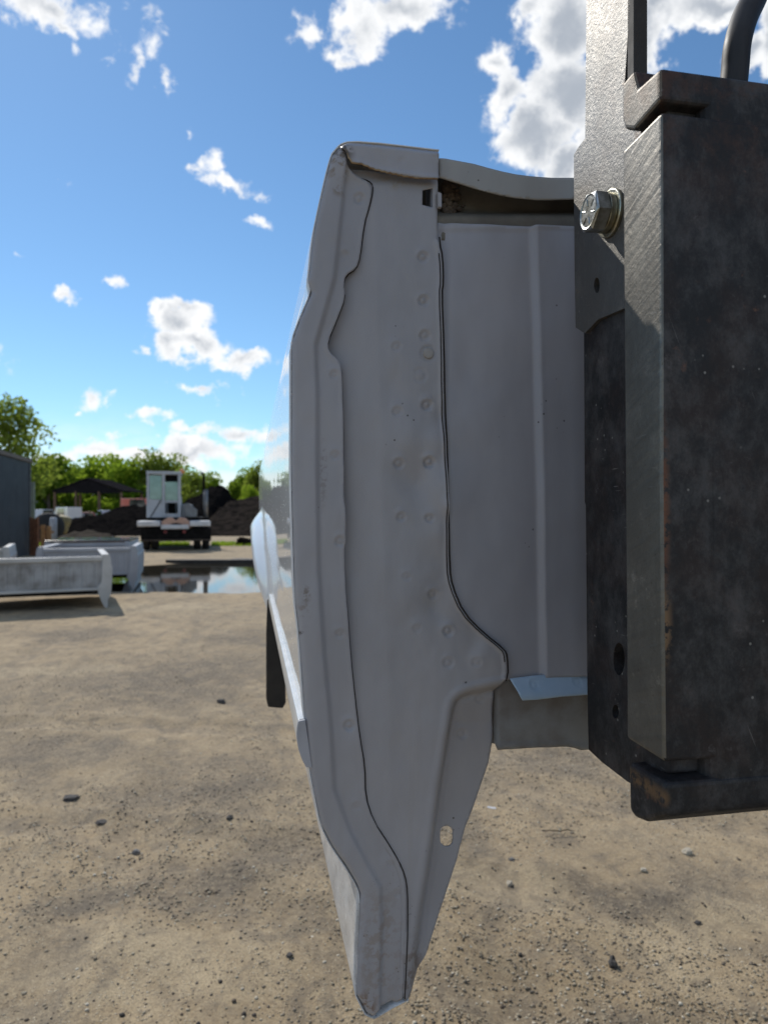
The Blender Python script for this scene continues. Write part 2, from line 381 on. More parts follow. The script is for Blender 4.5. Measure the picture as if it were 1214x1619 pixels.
def sheet(name, poly, m, parent, v0, relief=None, holes=(), step=4.0, thick=.0014, box=None, mapper=None, smooth=True):
    """a stamped sheet: the traced outline (pixels seen on the plane v = v0) becomes a real sheet in the bed's own axes, with relief
    in metres towards us and real thickness"""
    b = dens_line(list(poly)+[poly[0]], step)[:-1]
    hs = [dens_line(list(h)+[h[0]], step*.6)[:-1] for h in holes]
    xs = [p[0] for p in poly]; ys = [p[1] for p in poly]
    x0, x1, y0, y1 = min(xs), max(xs), min(ys), max(ys)
    if box: x0, x1 = max(x0, box[0]), min(x1, box[1])
    gx, gy = np.meshgrid(np.arange(x0, x1, step), np.arange(y0, y1, step*.87)); gx = gx+(np.arange(gx.shape[0]) % 2)[:, None]*step*.5
    gx, gy = gx.ravel(), gy.ravel()
    ok = inside(gx, gy, poly) & (seg_dist(gx, gy, list(poly)+[poly[0]]) > step*.5)
    for h in holes: ok &= ~inside(gx, gy, h) & (seg_dist(gx, gy, list(h)+[h[0]]) > step*.4)
    pts = [Vector(p) for p in b]; edges = [(i, (i+1) % len(b)) for i in range(len(b))]
    for h in hs:
        k = len(pts); pts += [Vector(p) for p in h]; edges += [(k+i, k+(i+1) % len(h)) for i in range(len(h))]
    pts += [Vector((x, y)) for x, y in zip(gx[ok], gy[ok])]
    V, E, Fc, *_ = delaunay_2d_cdt(pts, edges, [], 0, 1e-5)
    V = np.array([(p.x, p.y) for p in V]); Fc = np.array([f for f in Fc if len(f) == 3])
    cen = V[Fc].mean(1); keep = inside(cen[:, 0], cen[:, 1], poly)
    for h in holes: keep &= ~inside(cen[:, 0], cen[:, 1], h)
    Fc = Fc[keep]
    pts3 = np.array([(mapper or bed_uvw)(x, y, v0) for x, y in V])
    if relief is not None: pts3[:, 1] -= relief(V[:, 0], V[:, 1])
    if mapper is None: pts3[:, 2] += WB
    me = mesh(pts3, Fc)
    bm = bmesh.new(); bm.from_mesh(me)
    bmesh.ops.delete(bm, geom=[v for v in bm.verts if not v.link_faces], context='VERTS')
    bmesh.ops.recalc_face_normals(bm, faces=bm.faces)
    bm.faces.ensure_lookup_table()
    bm.normal_update()
    if mapper is None and sum(f.normal.y for f in bm.faces) > 0: bmesh.ops.reverse_faces(bm, faces=bm.faces)
    bm.to_mesh(me); bm.free()
    if smooth: me.shade_smooth()
    if mapper is not None:
        bm = bmesh.new(); bm.from_mesh(me); fs = list(bm.faces); be = [e for e in bm.edges if len(e.link_faces) == 1]
        dup_ = {v: bm.verts.new((v.co.x+thick, v.co.y, v.co.z)) for v in list(bm.verts)}
        for f in fs: bm.faces.new([dup_[v] for v in f.verts])
        for e in be: a, b_ = e.verts; bm.faces.new([a, b_, dup_[b_], dup_[a]])
        bmesh.ops.recalc_face_normals(bm, faces=bm.faces); bm.to_mesh(me); bm.free()
        return link(name, me, m, parent)
    o = link(name, me, m, parent)
    so_ = o.modifiers.new('solid', 'SOLIDIFY'); so_.thickness = thick; so_.offset = -1.0; so_.use_rim = True
    return o

# ================================================================== THE PLACE
def G(px, py):                               # the spot on the ground seen at a pixel
    Y = CAM_H*F/(py-CY); return ((px-CX)/F*Y, Y)
def at(px, py, Y): return ((px-CX)/F*Y, Y, CAM_H+(CY-py)/F*Y)

# ------------------------------------------------------------------ ground
TRACKS = [(-8.2, 3.0, 7.0), (-8.2, 3.0, 8.7), (3.8, 9.5, 6.3), (3.8, 9.5, 8.0), (-3.0, -6.0, 9.6), (-3.0, -6.0, 11.2)]
def ground_material():
    m, t, b = material('packed_dirt_and_gravel')
    co = t.node('ShaderNodeTexCoord').outputs['Object']
    big = t.noise(co, .55, 6, .6, .5); midn = t.noise(co, 3.2, 7, .62, .4); fin = t.noise(co, 38, 8, .8); fin2 = t.noise(co, 150, 5, .75)
    col = t.mix(t.smooth(big, .36, .64), (.42, .312, .185), (.30, .228, .14))
    col = t.mix(t.math('MULTIPLY', t.smooth(midn, .45, .66), .6), col, (.50, .385, .24))
    # stains: damp and oily patches, sandy fans, and the tyre tracks pressed into the dirt
    wv = t.node('ShaderNodeTexNoise', ins={'Vector': co, 'Scale': 1.3, 'Detail': 5.0}).outputs['Color']
    cw_ = t.vmath('MULTIPLY_ADD', t.vmath('SUBTRACT', wv, (.5, .5, .5)), (1.5, 1.5, 0), co)
    def patch_(px, py, rx, ry, lo=1.0, hi=.25):
        x, y = G(px, py); q = t.vmath('MULTIPLY', t.vmath('SUBTRACT', cw_, (x, y, 0)), (1/rx, 1/ry, 0)); return t.smooth(t.vmath('LENGTH', q), lo, hi)
    dark = None
    for a in ((290, 1070, 1.5, 1.7), (120, 1005, 1.4, .55), (400, 1010, .9, .9), (330, 1240, .9, .55), (100, 1190, 1.0, .35), (420, 1360, .5, .40), (230, 1400, .5, .22), (880, 1215, .5, .5), (1010, 1390, .7, .25), (900, 1560, .5, .12), (640, 1300, .6, .5)):
        k = patch_(*a); dark = k if dark is None else t.math('MAXIMUM', dark, k)
    col = t.mix(t.math('MULTIPLY', t.math('MULTIPLY', dark, t.smooth(t.noise(co, 4.5, 7, .7), .26, .56)), .92), col, (.125, .102, .078))
    light = None
    for a in ((230, 960, 2.2, .9), (60, 1060, .9, .4), (260, 1480, .6, .2), (1130, 1450, .7, .28), (120, 1560, .5, .15), (760, 1420, .5, .3)):
        k = patch_(*a); light = k if light is None else t.math('MAXIMUM', light, k)
    col = t.mix(t.math('MULTIPLY', light, .5), col, (.56, .45, .29))
    trk_ = None
    for (cx, cy, rr) in TRACKS:
        dd = t.math('ABSOLUTE', t.math('SUBTRACT', t.vmath('LENGTH', t.vmath('SUBTRACT', t.vmath('MULTIPLY', co, (1, 1, 0)), (cx, cy, 0))), rr))
        k = t.smooth(dd, .17, .05); trk_ = k if trk_ is None else t.math('MAXIMUM', trk_, k)
    col = t.mix(t.math('MULTIPLY', t.math('MULTIPLY', trk_, t.smooth(t.noise(co, 5, 6, .7), .40, .60)), .55), col, (.15, .125, .095))
    tracks = t.noise(t.vmath('MULTIPLY', co, (1.0, .35, 1.0)), 2.2, 5, .6, .8)
    col = t.mix(t.math('MULTIPLY', t.smooth(tracks, .53, .66), .45), col, (.17, .14, .105))
    col = t.mix(t.math('MULTIPLY', t.smooth(fin, .42, .62), .5), col, (.52, .42, .28))
    col = t.mix(t.math('MULTIPLY', t.smooth(fin2, .56, .40), .55), col, (.16, .125, .085))
    col = t.mix(t.math('MULTIPLY', t.smooth(t.noise(co, 14, 7, .75), .56, .68), .55), col, (.11, .09, .068))
    vo = t.node('ShaderNodeTexVoronoi', ins={'Vector': co, 'Scale': 85.0})
    voc = t.node('ShaderNodeSeparateColor', ins={0: vo.outputs['Color']})
    g = t.math('MULTIPLY', t.smooth(vo.outputs['Distance'], .42, .22), t.smooth(t.noise(co, 1.6, 4), .42, .6))
    g = t.math('MULTIPLY', g, t.smooth(voc.outputs[1], .35, .6))
    gc = t.mix(voc.outputs[0], (.13, .10, .075), (.66, .57, .42))
    col = t.mix(t.math('MULTIPLY', g, .85), col, gc)
    # broken streaks of damp fines, a hand or two long
    mott = t.noise(t.vmath('MULTIPLY', co, (1, .8, 1)), 5.5, 9, .78, .5)
    col = t.mix(t.math('MULTIPLY', t.smooth(mott, .47, .64), .62), col, (.155, .13, .10))
    col = t.node('ShaderNodeHueSaturation', ins={'Saturation': 1.0, 'Value': 1.03, 'Color': col}).outputs[0]
    setv(t, b, 'Base Color', col); setv(t, b, 'Roughness', .93); setv(t, b, 'Specular IOR Level', .25)
    h = t.math('ADD', t.math('MULTIPLY', midn, .6), t.math('ADD', t.math('MULTIPLY', fin, .35), t.math('MULTIPLY', g, .25)))
    bn = t.node('ShaderNodeBump', ins={'Strength': .9, 'Distance': .02, 'Height': h}); setv(t, b, 'Normal', bn.outputs[0])
    return m
M['ground'] = ground_material()
def ground_z(x, y):
    z = (fbm2(x*1.1+40, y*1.1+40, 3, 4)-.5)*.05+(fbm2(x*6+9, y*6+9, 11, 3)-.5)*.016
    for (cx, cy, rr) in TRACKS:
        dd = np.abs(np.hypot(x-cx, y-cy)-rr); lug = .5+.5*np.sign(np.sin(np.arctan2(y-cy, x-cx)*rr*38+dd*30))
        m_ = .35+.65*fbm2(x*1.5+3, y*1.5+8, 51, 3)
        z = z-.020*m_*np.exp(-(dd/.13)**4)+.010*m_*np.exp(-((dd-.20)/.05)**2)-.006*lug*m_*np.exp(-(dd/.12)**4)
    near = np.clip((45-y)/20, 0, 1)*np.clip((y+8)/6, 0, 1)
    # the puddle's hollow
    py = (y-18.0)/4.3; pxx = (x+2.7)/5.6
    rr = np.sqrt(np.abs(py)**2.6+np.abs(pxx)**2.6)+(fbm2(x*.7, y*.7, 21, 4)-.5)*.35
    z = z*np.where(rr < 1.3, .45, 1)-.075*sst((1.12-rr)/.28)
    return z*near
def build_ground():
    def axis(lo, hi, fine0, fine1, st, grow=1.16):
        a = list(np.arange(fine0, fine1, st)); s = st; p = a[-1]
        while p < hi: s *= grow; p += s; a.append(p)
        s = st; p = a[0]
        while p > lo: s *= grow; p -= s; a.insert(0, p)
        return np.array(a)
    ya = axis(-400, 8.0, 1.2, 8.0, .04); ya = ya[ya < 8.0]
    yb = np.arange(8.0, 26.0, .11); yc = [26.0]; s = .12
    while yc[-1] < 3000: s *= 1.12; yc.append(yc[-1]+s)
    ys = np.concatenate([ya, yb, yc]); xs = axis(-2500, 2500, -7.0, 4.5, .06, 1.18)
    X, Y = np.meshgrid(xs, ys); Z = ground_z(X, Y)
    n, k = X.shape; V = np.stack([X.ravel(), Y.ravel(), Z.ravel()], 1)
    i = (np.arange(n-1)[:, None]*k+np.arange(k-1)[None]).ravel()
    Fc = np.stack([i, i+1, i+k+1, i+k], 1)
    o = link('ground', mesh(V, Fc, True), M['ground']); o['kind'] = 'structure'
    return o
build_ground()
# puddle
mw, tw, bw = material('puddle_water')
cw = tw.node('ShaderNodeTexCoord').outputs['Object']
setv(tw, bw, 'Base Color', (.03, .026, .018)); setv(tw, bw, 'Roughness', .04); setv(tw, bw, 'IOR', 1.33)
bn = tw.node('ShaderNodeBump', ins={'Strength': .3, 'Distance': .0006, 'Height': tw.noise(tw.vmath('MULTIPLY', cw, (1, .35, 1)), 9, 4, .6)})
setv(tw, bw, 'Normal', bn.outputs[0])
pw = [( -2.7+6.6*math.cos(a)*(1+.05*math.sin(3*a)), 17.7+5.4*math.sin(a)*(1+.05*math.cos(4*a)), -.032) for a in np.linspace(0, 2*math.pi, 65)[:-1]]
o = link('puddle_water', mesh(pw, [tuple(range(64))]), mw); o['kind'] = 'structure'

# ------------------------------------------------------------------ gravel on the ground
def blob(n_sub=1, seed=0, squash=.6):
    bm = bmesh.new(); bmesh.ops.create_icosphere(bm, subdivisions=n_sub, radius=1.0); r = random.Random(seed)
    for v in bm.verts:
        k = 1+r.uniform(-.28, .28); v.co = Vector((v.co.x*k*r.uniform(.85, 1.15), v.co.y*k, v.co.z*k*squash))
    V = np.array([v.co[:] for v in bm.verts]); Fc = np.array([[v.index for v in f.verts] for f in bm.faces]); bm.free(); return V, Fc
def pebbles(name, N, y0, y1, s0, s1, mat_, seed, bias=1.6, patch=None):
    r = np.random.default_rng(seed)
    u = r.random(N); Y = y0*(y1/y0)**(u**1.0)
    X = (r.random(N)*2-1)*(.85*Y+.4)
    k_ = r.random(N) < np.clip((.85*Y+.4-np.abs(X))/(.25*Y+.15), 0, 1)*np.clip((y1-Y)/(y1*.35), 0, 1); X, Y = X[k_], Y[k_]; N = len(X)
    if patch is not None:
        keep = r.random(N) < patch(X, Y); X, Y = X[keep], Y[keep]; N = len(X)
    S = s0*(s1/s0)**(r.random(N)**bias); Z = ground_z(X, Y)
    bases = [blob(1, 50+i, .6) for i in range(6)]
    # cheap pebbles: octahedra-like for the small ones
    oc = np.array([(1,0,0),(-1,0,0),(0,1,0),(0,-1,0),(0,0,.7),(0,0,-.7)], float); of = np.array([(0,2,4),(2,1,4),(1,3,4),(3,0,4),(2,0,5),(1,2,5),(3,1,5),(0,3,5)])
    VV = []; FF = []; off = 0
    for i in range(N):
        B, Fb = (oc, of) if S[i] < s0*1.8 else bases[i % 6]
        a = r.random()*6.283; ca, sa = math.cos(a), math.sin(a); st = .7+.6*r.random()
        P_ = B*(S[i]*st, S[i], S[i])+(0 if B is not oc else (r.random(B.shape)-.5)*S[i]*.5)
        VV.append(np.stack([P_[:, 0]*ca-P_[:, 1]*sa+X[i], P_[:, 0]*sa+P_[:, 1]*ca+Y[i], P_[:, 2]+Z[i]+S[i]*.18], 1)); FF.append(Fb+off); off += len(B)
    V = np.concatenate(VV); Fc = np.concatenate(FF)
    me = bpy.data.meshes.new(name); me.vertices.add(len(V)); me.vertices.foreach_set('co', V.ravel())
    me.loops.add(len(Fc)*3); me.loops.foreach_set('vertex_index', Fc.ravel()); me.polygons.add(len(Fc))
    me.polygons.foreach_set('loop_start', np.arange(len(Fc))*3); me.polygons.foreach_set('loop_total', np.full(len(Fc), 3)); me.update()
    o = link(name, me, mat_); o['kind'] = 'stuff'; return o
def pebble_mat(name, stops):
    m, t, b = material(name)
    g = t.node('ShaderNodeNewGeometry')
    cr = t.node('ShaderNodeValToRGB', ins={0: g.outputs['Random Per Island']}); e = cr.color_ramp.elements
    while len(e) < len(stops): e.new(.5)
    for k, (p, c) in enumerate(stops): e[k].position = p; e[k].color = tuple(c)+(1,)
    setv(t, b, 'Base Color', cr.outputs[0]); setv(t, b, 'Roughness', .9); return m
M['pebble'] = pebble_mat('tan_and_grey_pebbles', [(0, (.13, .11, .085)), (.25, (.24, .195, .14)), (.6, (.33, .27, .185)), (.88, (.42, .36, .26)), (1, (.62, .56, .45))])
M['crumb'] = pebble_mat('dark_crumbs', [(0, (.02, .018, .016)), (.5, (.05, .042, .035)), (1, (.12, .09, .065))])
patch = lambda x, y: np.clip((fbm2(x*1.3+5, y*1.3+5, 31, 4)-.42)*5, .10, .8)
for o, l in ((pebbles('gravel', 185000, 1.7, 11, (.0018), .0072, M['pebble'], 5, 2.2, patch), 'loose tan and grey gravel scattered over the packed dirt'),
             (pebbles('dark_crumbs', 9000, 1.7, 14, .0018, .009, M['crumb'], 6, 4.2, lambda x, y: np.clip((fbm2(x*1.1+15, y*1.1+5, 77, 4)-.46)*8, .08, 1)), 'dark crumbs of asphalt and bark strewn over the dirt')):
    o['label'] = l; o['category'] = 'gravel'

# stones and scraps that can be picked out one by one
M['stone_dark'] = simple('dark_stone', (.045, .04, .038), (.09, .08, .07), 40, .85, bump=.003, bscale=80)
M['stone_pale'] = simple('pale_stone', (.50, .44, .34), (.42, .36, .27), 40, .85, bump=.003, bscale=80)
M['stone_mid'] = simple('grey_stone', (.22, .21, .20), (.14, .13, .12), 40, .85, bump=.003, bscale=80)
def stone(px, py, wpx, mk, label, sq=.7, asp=1.0, rot=0.0):
    x, y = G(px, py); s = wpx/F*math.hypot(y, CAM_H)*.5
    V, Fc = blob(2, int(px), sq); V = V*(s*asp, s, s)
    o = link('stone', mesh(V, Fc, False), M[mk]); o.location = (x, y, float(ground_z(np.array([x]), np.array([y]))[0])+s*sq*.5); o.rotation_euler = (0, 0, rot)
    tag(o, label, 'stone', 'stones lying on the dirt')
stone(968, 1522, 13, 'stone_dark', 'near-black upright lump in the lower right of the dirt', 1.3, .8)
stone(216, 1336, 12, 'stone_mid', 'blue-grey rounded stone alone on smooth dirt left of the panel tip')
stone(1085, 1348, 13, 'stone_pale', 'cream stone below the forklift hook, largest pale one there')
stone(112, 1256, 17, 'stone_dark', 'flat dark chip with a pale top, far left of the dirt', .4, 1.4)
stone(161, 1290, 12, 'stone_dark', 'low dark chip just right of and below the flat chip', .4, 1.3)
stone(805, 1388, 10, 'stone_pale', 'small white triangular stone right of the slotted hole', .6)
stone(809, 1357, 9, 'stone_mid', 'grey stone directly above the small white triangular stone', .6)
stone(458, 1517, 9, 'stone_dark', 'black pebble lying just left of the panel lower tip')
stone(350, 1106, 13, 'stone_dark', 'dark clod beside the mud flap, in the rough patch', .6)
stone(1017, 1373, 9, 'stone_pale', 'small yellowish stone left of the large cream one')
stone(363, 1297, 9, 'stone_dark', 'dark round pebble below the white moulding end')
stone(1103, 1450, 9, 'stone_dark', 'dark angular crumb on the pale patch at lower right', .6)
# white litter scrap and twig
x, y = G(777, 1284)
sc_ = MB().prism([(-.022, -.006), (.004, -.009), (.024, -.003), (.02, .008), (-.006, .006), (-.024, .004)], 2, .0, .003).obj('litter_scrap', simple('white_scrap', (.75, .75, .78), None, 10, .6))
sc_.location = (x, y, .022); sc_.rotation_euler = (.08, .1, -.2); tag(sc_, 'small white scrap of plastic on the dirt right of the panel', 'litter')
x, y = G(880, 1321)
tw_ = MB().tube([(-.07, .01, .004), (-.03, -.002, .012), (.01, -.004, .008), (.05, .004, .012), (.085, .002, .006)], [.0025, .003, .003, .0025, .0015], 6).obj('twig', simple('brown_twig', (.10, .075, .05), None, 40, .9), smooth=True)
tw_.location = (x, y, .015); tag(tw_, 'thin dark twig lying on the dirt under the forklift', 'twig')

# ------------------------------------------------------------------ background: trees
M['bark'] = simple('tree_bark', (.12, .095, .07), (.08, .06, .045), 5, .9)
def leaf_mat(name, a, b_, c):
    m = bpy.data.materials.new(name); m.use_nodes = True; t = NT(m.node_tree); t.n.clear()
    g = t.node('ShaderNodeNewGeometry'); co = t.node('ShaderNodeTexCoord').outputs['Object']
    cr = t.mix(g.outputs['Random Per Island'], a, b_); cr = t.mix(t.smooth(t.noise(co, .6, 3), .4, .62), cr, c)
    df = t.node('ShaderNodeBsdfDiffuse', ins={0: cr}); tr = t.node('ShaderNodeBsdfTranslucent', ins={0: t.mix(.5, cr, (.36, .48, .04))})
    mxs = t.node('ShaderNodeMixShader', ins={0: .6, 1: df.outputs[0], 2: tr.outputs[0]})
    t.node('ShaderNodeOutputMaterial', ins={0: mxs.outputs[0]}); return m
M['leaf1'] = leaf_mat('spring_green_leaves', (.11, .19, .02), (.21, .33, .035), (.15, .24, .025))
M['leaf2'] = leaf_mat('yellow_green_leaves', (.17, .26, .02), (.30, .42, .045), (.22, .31, .03))
M['leaf3'] = leaf_mat('olive_green_leaves', (.13, .17, .04), (.24, .27, .07), (.17, .21, .05))
M['leaf4'] = leaf_mat('dark_green_leaves', (.05, .10, .015), (.10, .18, .025), (.07, .13, .02))
def crown_mesh(seed, h, wd, nleaf, leaf, low=.12, lobes=16, sparse=1.0):
    r = np.random.default_rng(seed); C_ = []
    for k in range(lobes):
        f = (k+.5)/lobes; z = h*(low+(1-low)*f); ww = wd*.5*math.sin(math.pi*min(1, .18+.82*f)**.8)+.12*wd
        a = r.random()*6.283; q = r.random()**.5*ww*.85
        C_.append((q*math.cos(a), q*math.sin(a), z-h*.08, h*.10+wd*.14*r.random()+.3))
    C_ = np.array(C_); idx = r.integers(0, lobes, nleaf); dd = r.normal(size=(nleaf, 3)); dd /= np.linalg.norm(dd, axis=1)[:, None]
    rad = C_[idx, 3]*(.45+.6*r.random(nleaf)**.6)*sparse
    p = C_[idx, :3]+dd*rad[:, None]*(1, 1, .8); p[:, 2] = np.maximum(p[:, 2], h*.04)
    a = r.normal(size=(nleaf, 3)); a /= np.linalg.norm(a, axis=1)[:, None]; b = np.cross(a, r.normal(size=(nleaf, 3))); b /= np.linalg.norm(b, axis=1)[:, None]
    s = leaf*(.6+.8*r.random(nleaf))[:, None]
    V = np.stack([p-a*s, p+b*s*.55, p+a*s, p-b*s*.55], 1).reshape(-1, 3); Fc = np.arange(nleaf*4).reshape(-1, 4)
    return mesh(V, Fc), C_
def trunk_mesh(h, C_, seed, r0):
    r = random.Random(seed); mb = MB(); top = h*.72
    mb.tube([(0, 0, -.1), (r.uniform(-.1, .1)*h*.1, 0, top*.4), (r.uniform(-.2, .2)*h*.1, .1, top*.75), (0, 0, top)], [r0, r0*.75, r0*.5, r0*.15], 7)
    for c in C_[::2]:
        z0 = max(h*.15, c[2]*.55); mb.tube([(0, 0, z0), (c[0]*.5, c[1]*.5, z0+(c[2]-z0)*.6), (c[0], c[1], c[2])], [r0*.4, r0*.22, r0*.06], 5)
    return mesh(mb.v, mb.f, True)
KINDS = []
for k, (hh, wd, nl, lf, mt, lo) in enumerate([(9, 8.5, 5200, .30, 'leaf1', .05), (8, 9, 5200, .28, 'leaf2', .03), (10, 8, 4200, .28, 'leaf3', .10), (7, 6.5, 4200, .28, 'leaf4', .03)]):
    cm, C_ = crown_mesh(100+k, hh, wd, nl, lf, lo); cm.materials.append(M[mt]); tm = trunk_mesh(hh, C_, k, .22); tm.materials.append(M['bark'])
    KINDS.append((hh, cm, tm))
def tree(px, top, Y, kind, label, widen=1.0, rz=0.0, group='trees along the far edge of the yard'):
    hh, cm, tm = KINDS[kind]; Y *= 1.35; x, _, z = at(px, top, Y); s = z/hh*.94
    t = empty('tree', (x, Y, 0), rz); t.scale = (s*widen, s*widen, s); tag(t, label, 'tree', group)
    link('crown', cm, None, t); link('trunk', tm, None, t)
TR = [(78, 716, 74, 3, 'dark green round tree just right of the blue metal building', 1.0),
 (20, 722, 80, 1, 'bright low tree behind the blue metal building', 1.0),
 (112, 735, 84, 1, 'yellow-green bushy tree left behind the open shed', 1.1), (146, 724, 88, 0, 'green tree right behind the ridge of the open shed', 1.1),
 (176, 720, 86, 1, 'bright green tree behind the right slope of the shed', 1.1), (206, 730, 82, 0, 'green tree between the shed and the white cab', 1.1),
 (240, 708, 84, 2, 'tallest olive tree, rising behind the left of the white cab', 1.0), (270, 716, 86, 2, 'olive tree directly behind the white cab', .95),
 (303, 737, 78, 2, 'olive willow-like tree between white cab and exhaust stack', 1.1), (334, 748, 82, 0, 'green tree just right of the exhaust stack', 1.1),
 (368, 759, 70, 3, 'small dark upright tree above the right black heap', .7), (389, 742, 84, 0, 'light tree left of the truck bed outer edge', .8),
 (408, 727, 80, 2, 'tall tree half hidden by the truck bed outer edge', .8), (396, 768, 66, 1, 'bright yellow-green bush above the right black heap', .8)]
rr_ = random.Random(3)
for (px, top, Y, k, lb, wdn) in TR: tree(px, top, Y, k, lb, wdn, rr_.random()*6)
for i in range(16):                                    # the row goes on to the right, behind the truck bed
    tree(440+i*62+rr_.uniform(-15, 15), rr_.uniform(722, 756), rr_.uniform(74, 92), i % 4, 'tree of the far row hidden behind the hanging truck bed', 1.1, rr_.random()*6)
for i in range(5):
    tree(-60-i*70, rr_.uniform(700, 740), rr_.uniform(74, 88), i % 4, 'tree of the far row outside the left edge', 1.1, rr_.random()*6)
# open tall tree at the left edge with visible limbs
x, Y, z = at(16, 628, 46)
cm, C_ = crown_mesh(301, z, 4.6, 3800, .17, .42, 26, .85); cm.materials.append(M['leaf3']); tm = trunk_mesh(z, C_, 8, .17); tm.materials.append(M['bark'])
t = empty('tree', (x, Y, 0)); tag(t, 'tall thin-leaved tree rising behind the blue building at the left edge', 'tree'); link('crown', cm, None, t); link('trunk', tm, None, t)

# ------------------------------------------------------------------ blue corrugated building
M['blue_wall'] = simple('blue_grey_corrugated_steel', (.026, .042, .06), (.018, .03, .045), 1.2, .5, 0)
M['roof_edge'] = simple('weathered_roof_edge', (.16, .13, .10), None, 3, .7)
A = np.array((-13.3, 25.6)); B = np.array((-10.2, 14.0)); dirw = (B-A); Lw = np.linalg.norm(dirw); dirw /= Lw
bld = empty('metal_building', (A[0], A[1], 0), math.atan2(dirw[1], dirw[0])); tag(bld, 'dark blue corrugated metal building with brown roof edge at the left edge', 'building')
nrib = int(Lw/.3)
for i in range(nrib):                                  # ribbed wall panels, one sheet each metre
    if i % 3: continue
    mb = MB(); x0 = i*.3
    prof = []
    for k in range(3): prof += [(x0+k*.3, 0), (x0+k*.3+.16, 0), (x0+k*.3+.19, .035), (x0+k*.3+.27, .035)]
    prof += [(x0+.9-.003, 0)]
    poly = prof+[(x0+.897, -.05), (x0, -.05)]
    mb.prism(poly, 2, 0, 3.45); mb.obj('wall_panel', M['blue_wall'], bld)
MB().box((-.0, -6, 0), (Lw, -.06, 3.4)).obj('wall', M['blue_wall'], bld)
MB().box((-.08, -.1, 0), (.1, .055, 3.5)).obj('corner_trim', simple('dark_corner_trim', (.05, .05, .055), None, 3, .6), bld)
MB().prism([(-6.2, 3.45), (.10, 3.45), (.10, 3.58), (-6.2, 4.1)], 0, -.1, Lw).obj('roof', M['roof_edge'], bld)

# ------------------------------------------------------------------ open shed
M['shed_roof'] = simple('dark_shed_roof', (.022, .02, .022), (.016, .015, .016), 2, 1.0, rvar=0, Specular_IOR_Level=0.0); M['post'] = simple('brown_posts', (.16, .10, .06), None, 5, .8)
Ys = 84.0; shed = empty('open_shed', (at(146, 800, Ys)[0], Ys, 0)); tag(shed, 'open-sided shed with a dark gabled roof on posts before the trees', 'shed')
zr, ze = at(0, 756, Ys)[2], at(0, 776, Ys)[2]; wl, wr = -4.2, 4.35
for a, b, nm in ((wl, 0, 'roof_slope'), (0, wr, 'roof_slope')):
    za, zb = (ze, zr) if a == wl else (zr, ze)
    MB().prism([(a, za), (b, zb), (b, zb-.15), (a, za-.15)], 1, -1.5, 6).obj(nm, M['shed_roof'], shed)
MB().prism([(wl+.1, ze-.15), (-.01, zr-.18), (wr-.1, ze-.15), (wr-.1, ze-.35), (wl+.1, ze-.35)], 1, -1.35, -1.25).obj('gable_panel', M['shed_roof'], shed)
for xx in (wl+.25, -1.4, 1.4, wr-.25):
    for yy in (-1.3, 5.6): MB().box((xx-.12, yy-.12, 0), (xx+.12, yy+.12, ze-.2 if abs(xx) > 2 else ze-.1)).obj('post', M['post'], shed)

# ------------------------------------------------------------------ parked vehicles far behind
M['glass'] = simple('dark_car_glass', (.03, .035, .04), None, 5, .05, coat=1.0, rvar=.02)
M['rubber'] = simple('tyre_rubber', (.02, .02, .02), None, 10, .8); M['chrome'] = simple('bright_chrome', (.8, .8, .8), None, 10, .12, 1.0, rvar=.05)
def car(px, Y, color, label, h=1.45, rz=0.0, van=False, zbase=0.0):
    x = (px-CX)/F*Y; c = empty('parked_car', (x, Y, zbase), rz); tag(c, label, 'car', 'cars parked beyond the black heaps')
    m = simple('car_paint', color, color, 2, .3, coat=.8, rvar=.05); L = 4.4
    body = [(-L/2, .3), (L/2, .3), (L/2, .75), (L/2-.5, .9), (-L/2+.4, .9), (-L/2, .8)]
    MB().prism(body, 1, -.85, .85).obj('body', m, c, bevel=.06)
    roof = [(-1.6, .9), (1.1, .9), (.5, h), (-1.2, h)] if not van else [(-2.0, .9), (1.5, .9), (1.0, h), (-2.0, h)]
    MB().prism(roof, 1, -.74, .74).obj('cabin', m, c, bevel=.05)
    for s in (-1, 1):
        q = [(-1.3, .95), (.85, .95), (.42, h-.1), (-1.08, h-.1)]
        MB().prism(q, 1, s*.745, s*.752).obj('side_window', M['glass'], c)
        for wx in (-1.35, 1.4): MB().lathe([(.05, -.1), (.32, -.1), (.32, .1), (.05, .1)], 14, 1, (wx, s*.8, .32)).obj('wheel', M['rubber'], c)
    f_ = [(.56, h-.06), (1.07, .93), (1.10, .935), (.59, h-.05)]
    MB().prism(f_, 1, -.64, .64).obj('windscreen', M['glass'], c)
car(92, 76, (.45, .47, .5), 'silver car leftmost under the open shed', 1.5, 2.0)
car(106, 72, (.7, .7, .7), 'white van glinting in the sun under the shed', 2.1, 2.4, True)
car(124, 74, (.12, .12, .13), 'black car right of the glinting white van', 1.5, 1.9)
car(141, 75, (.30, .03, .03), 'dark red car in the middle under the shed', 1.6, .3)
car(168, 77, (.55, .57, .6), 'pale silver car glinting right of the dark red car', 1.8, 2.2)
car(184, 80, (.08, .10, .15), 'dark blue car by the right posts of the shed', 1.6, 1.2)
car(224, 74, (.62, .14, .10), 'faded red van behind the heap left of the white cab', 3.05, .2, True)
car(72, 80, (.6, .6, .6), 'white car next to the blue building corner', 1.9, 1.3)

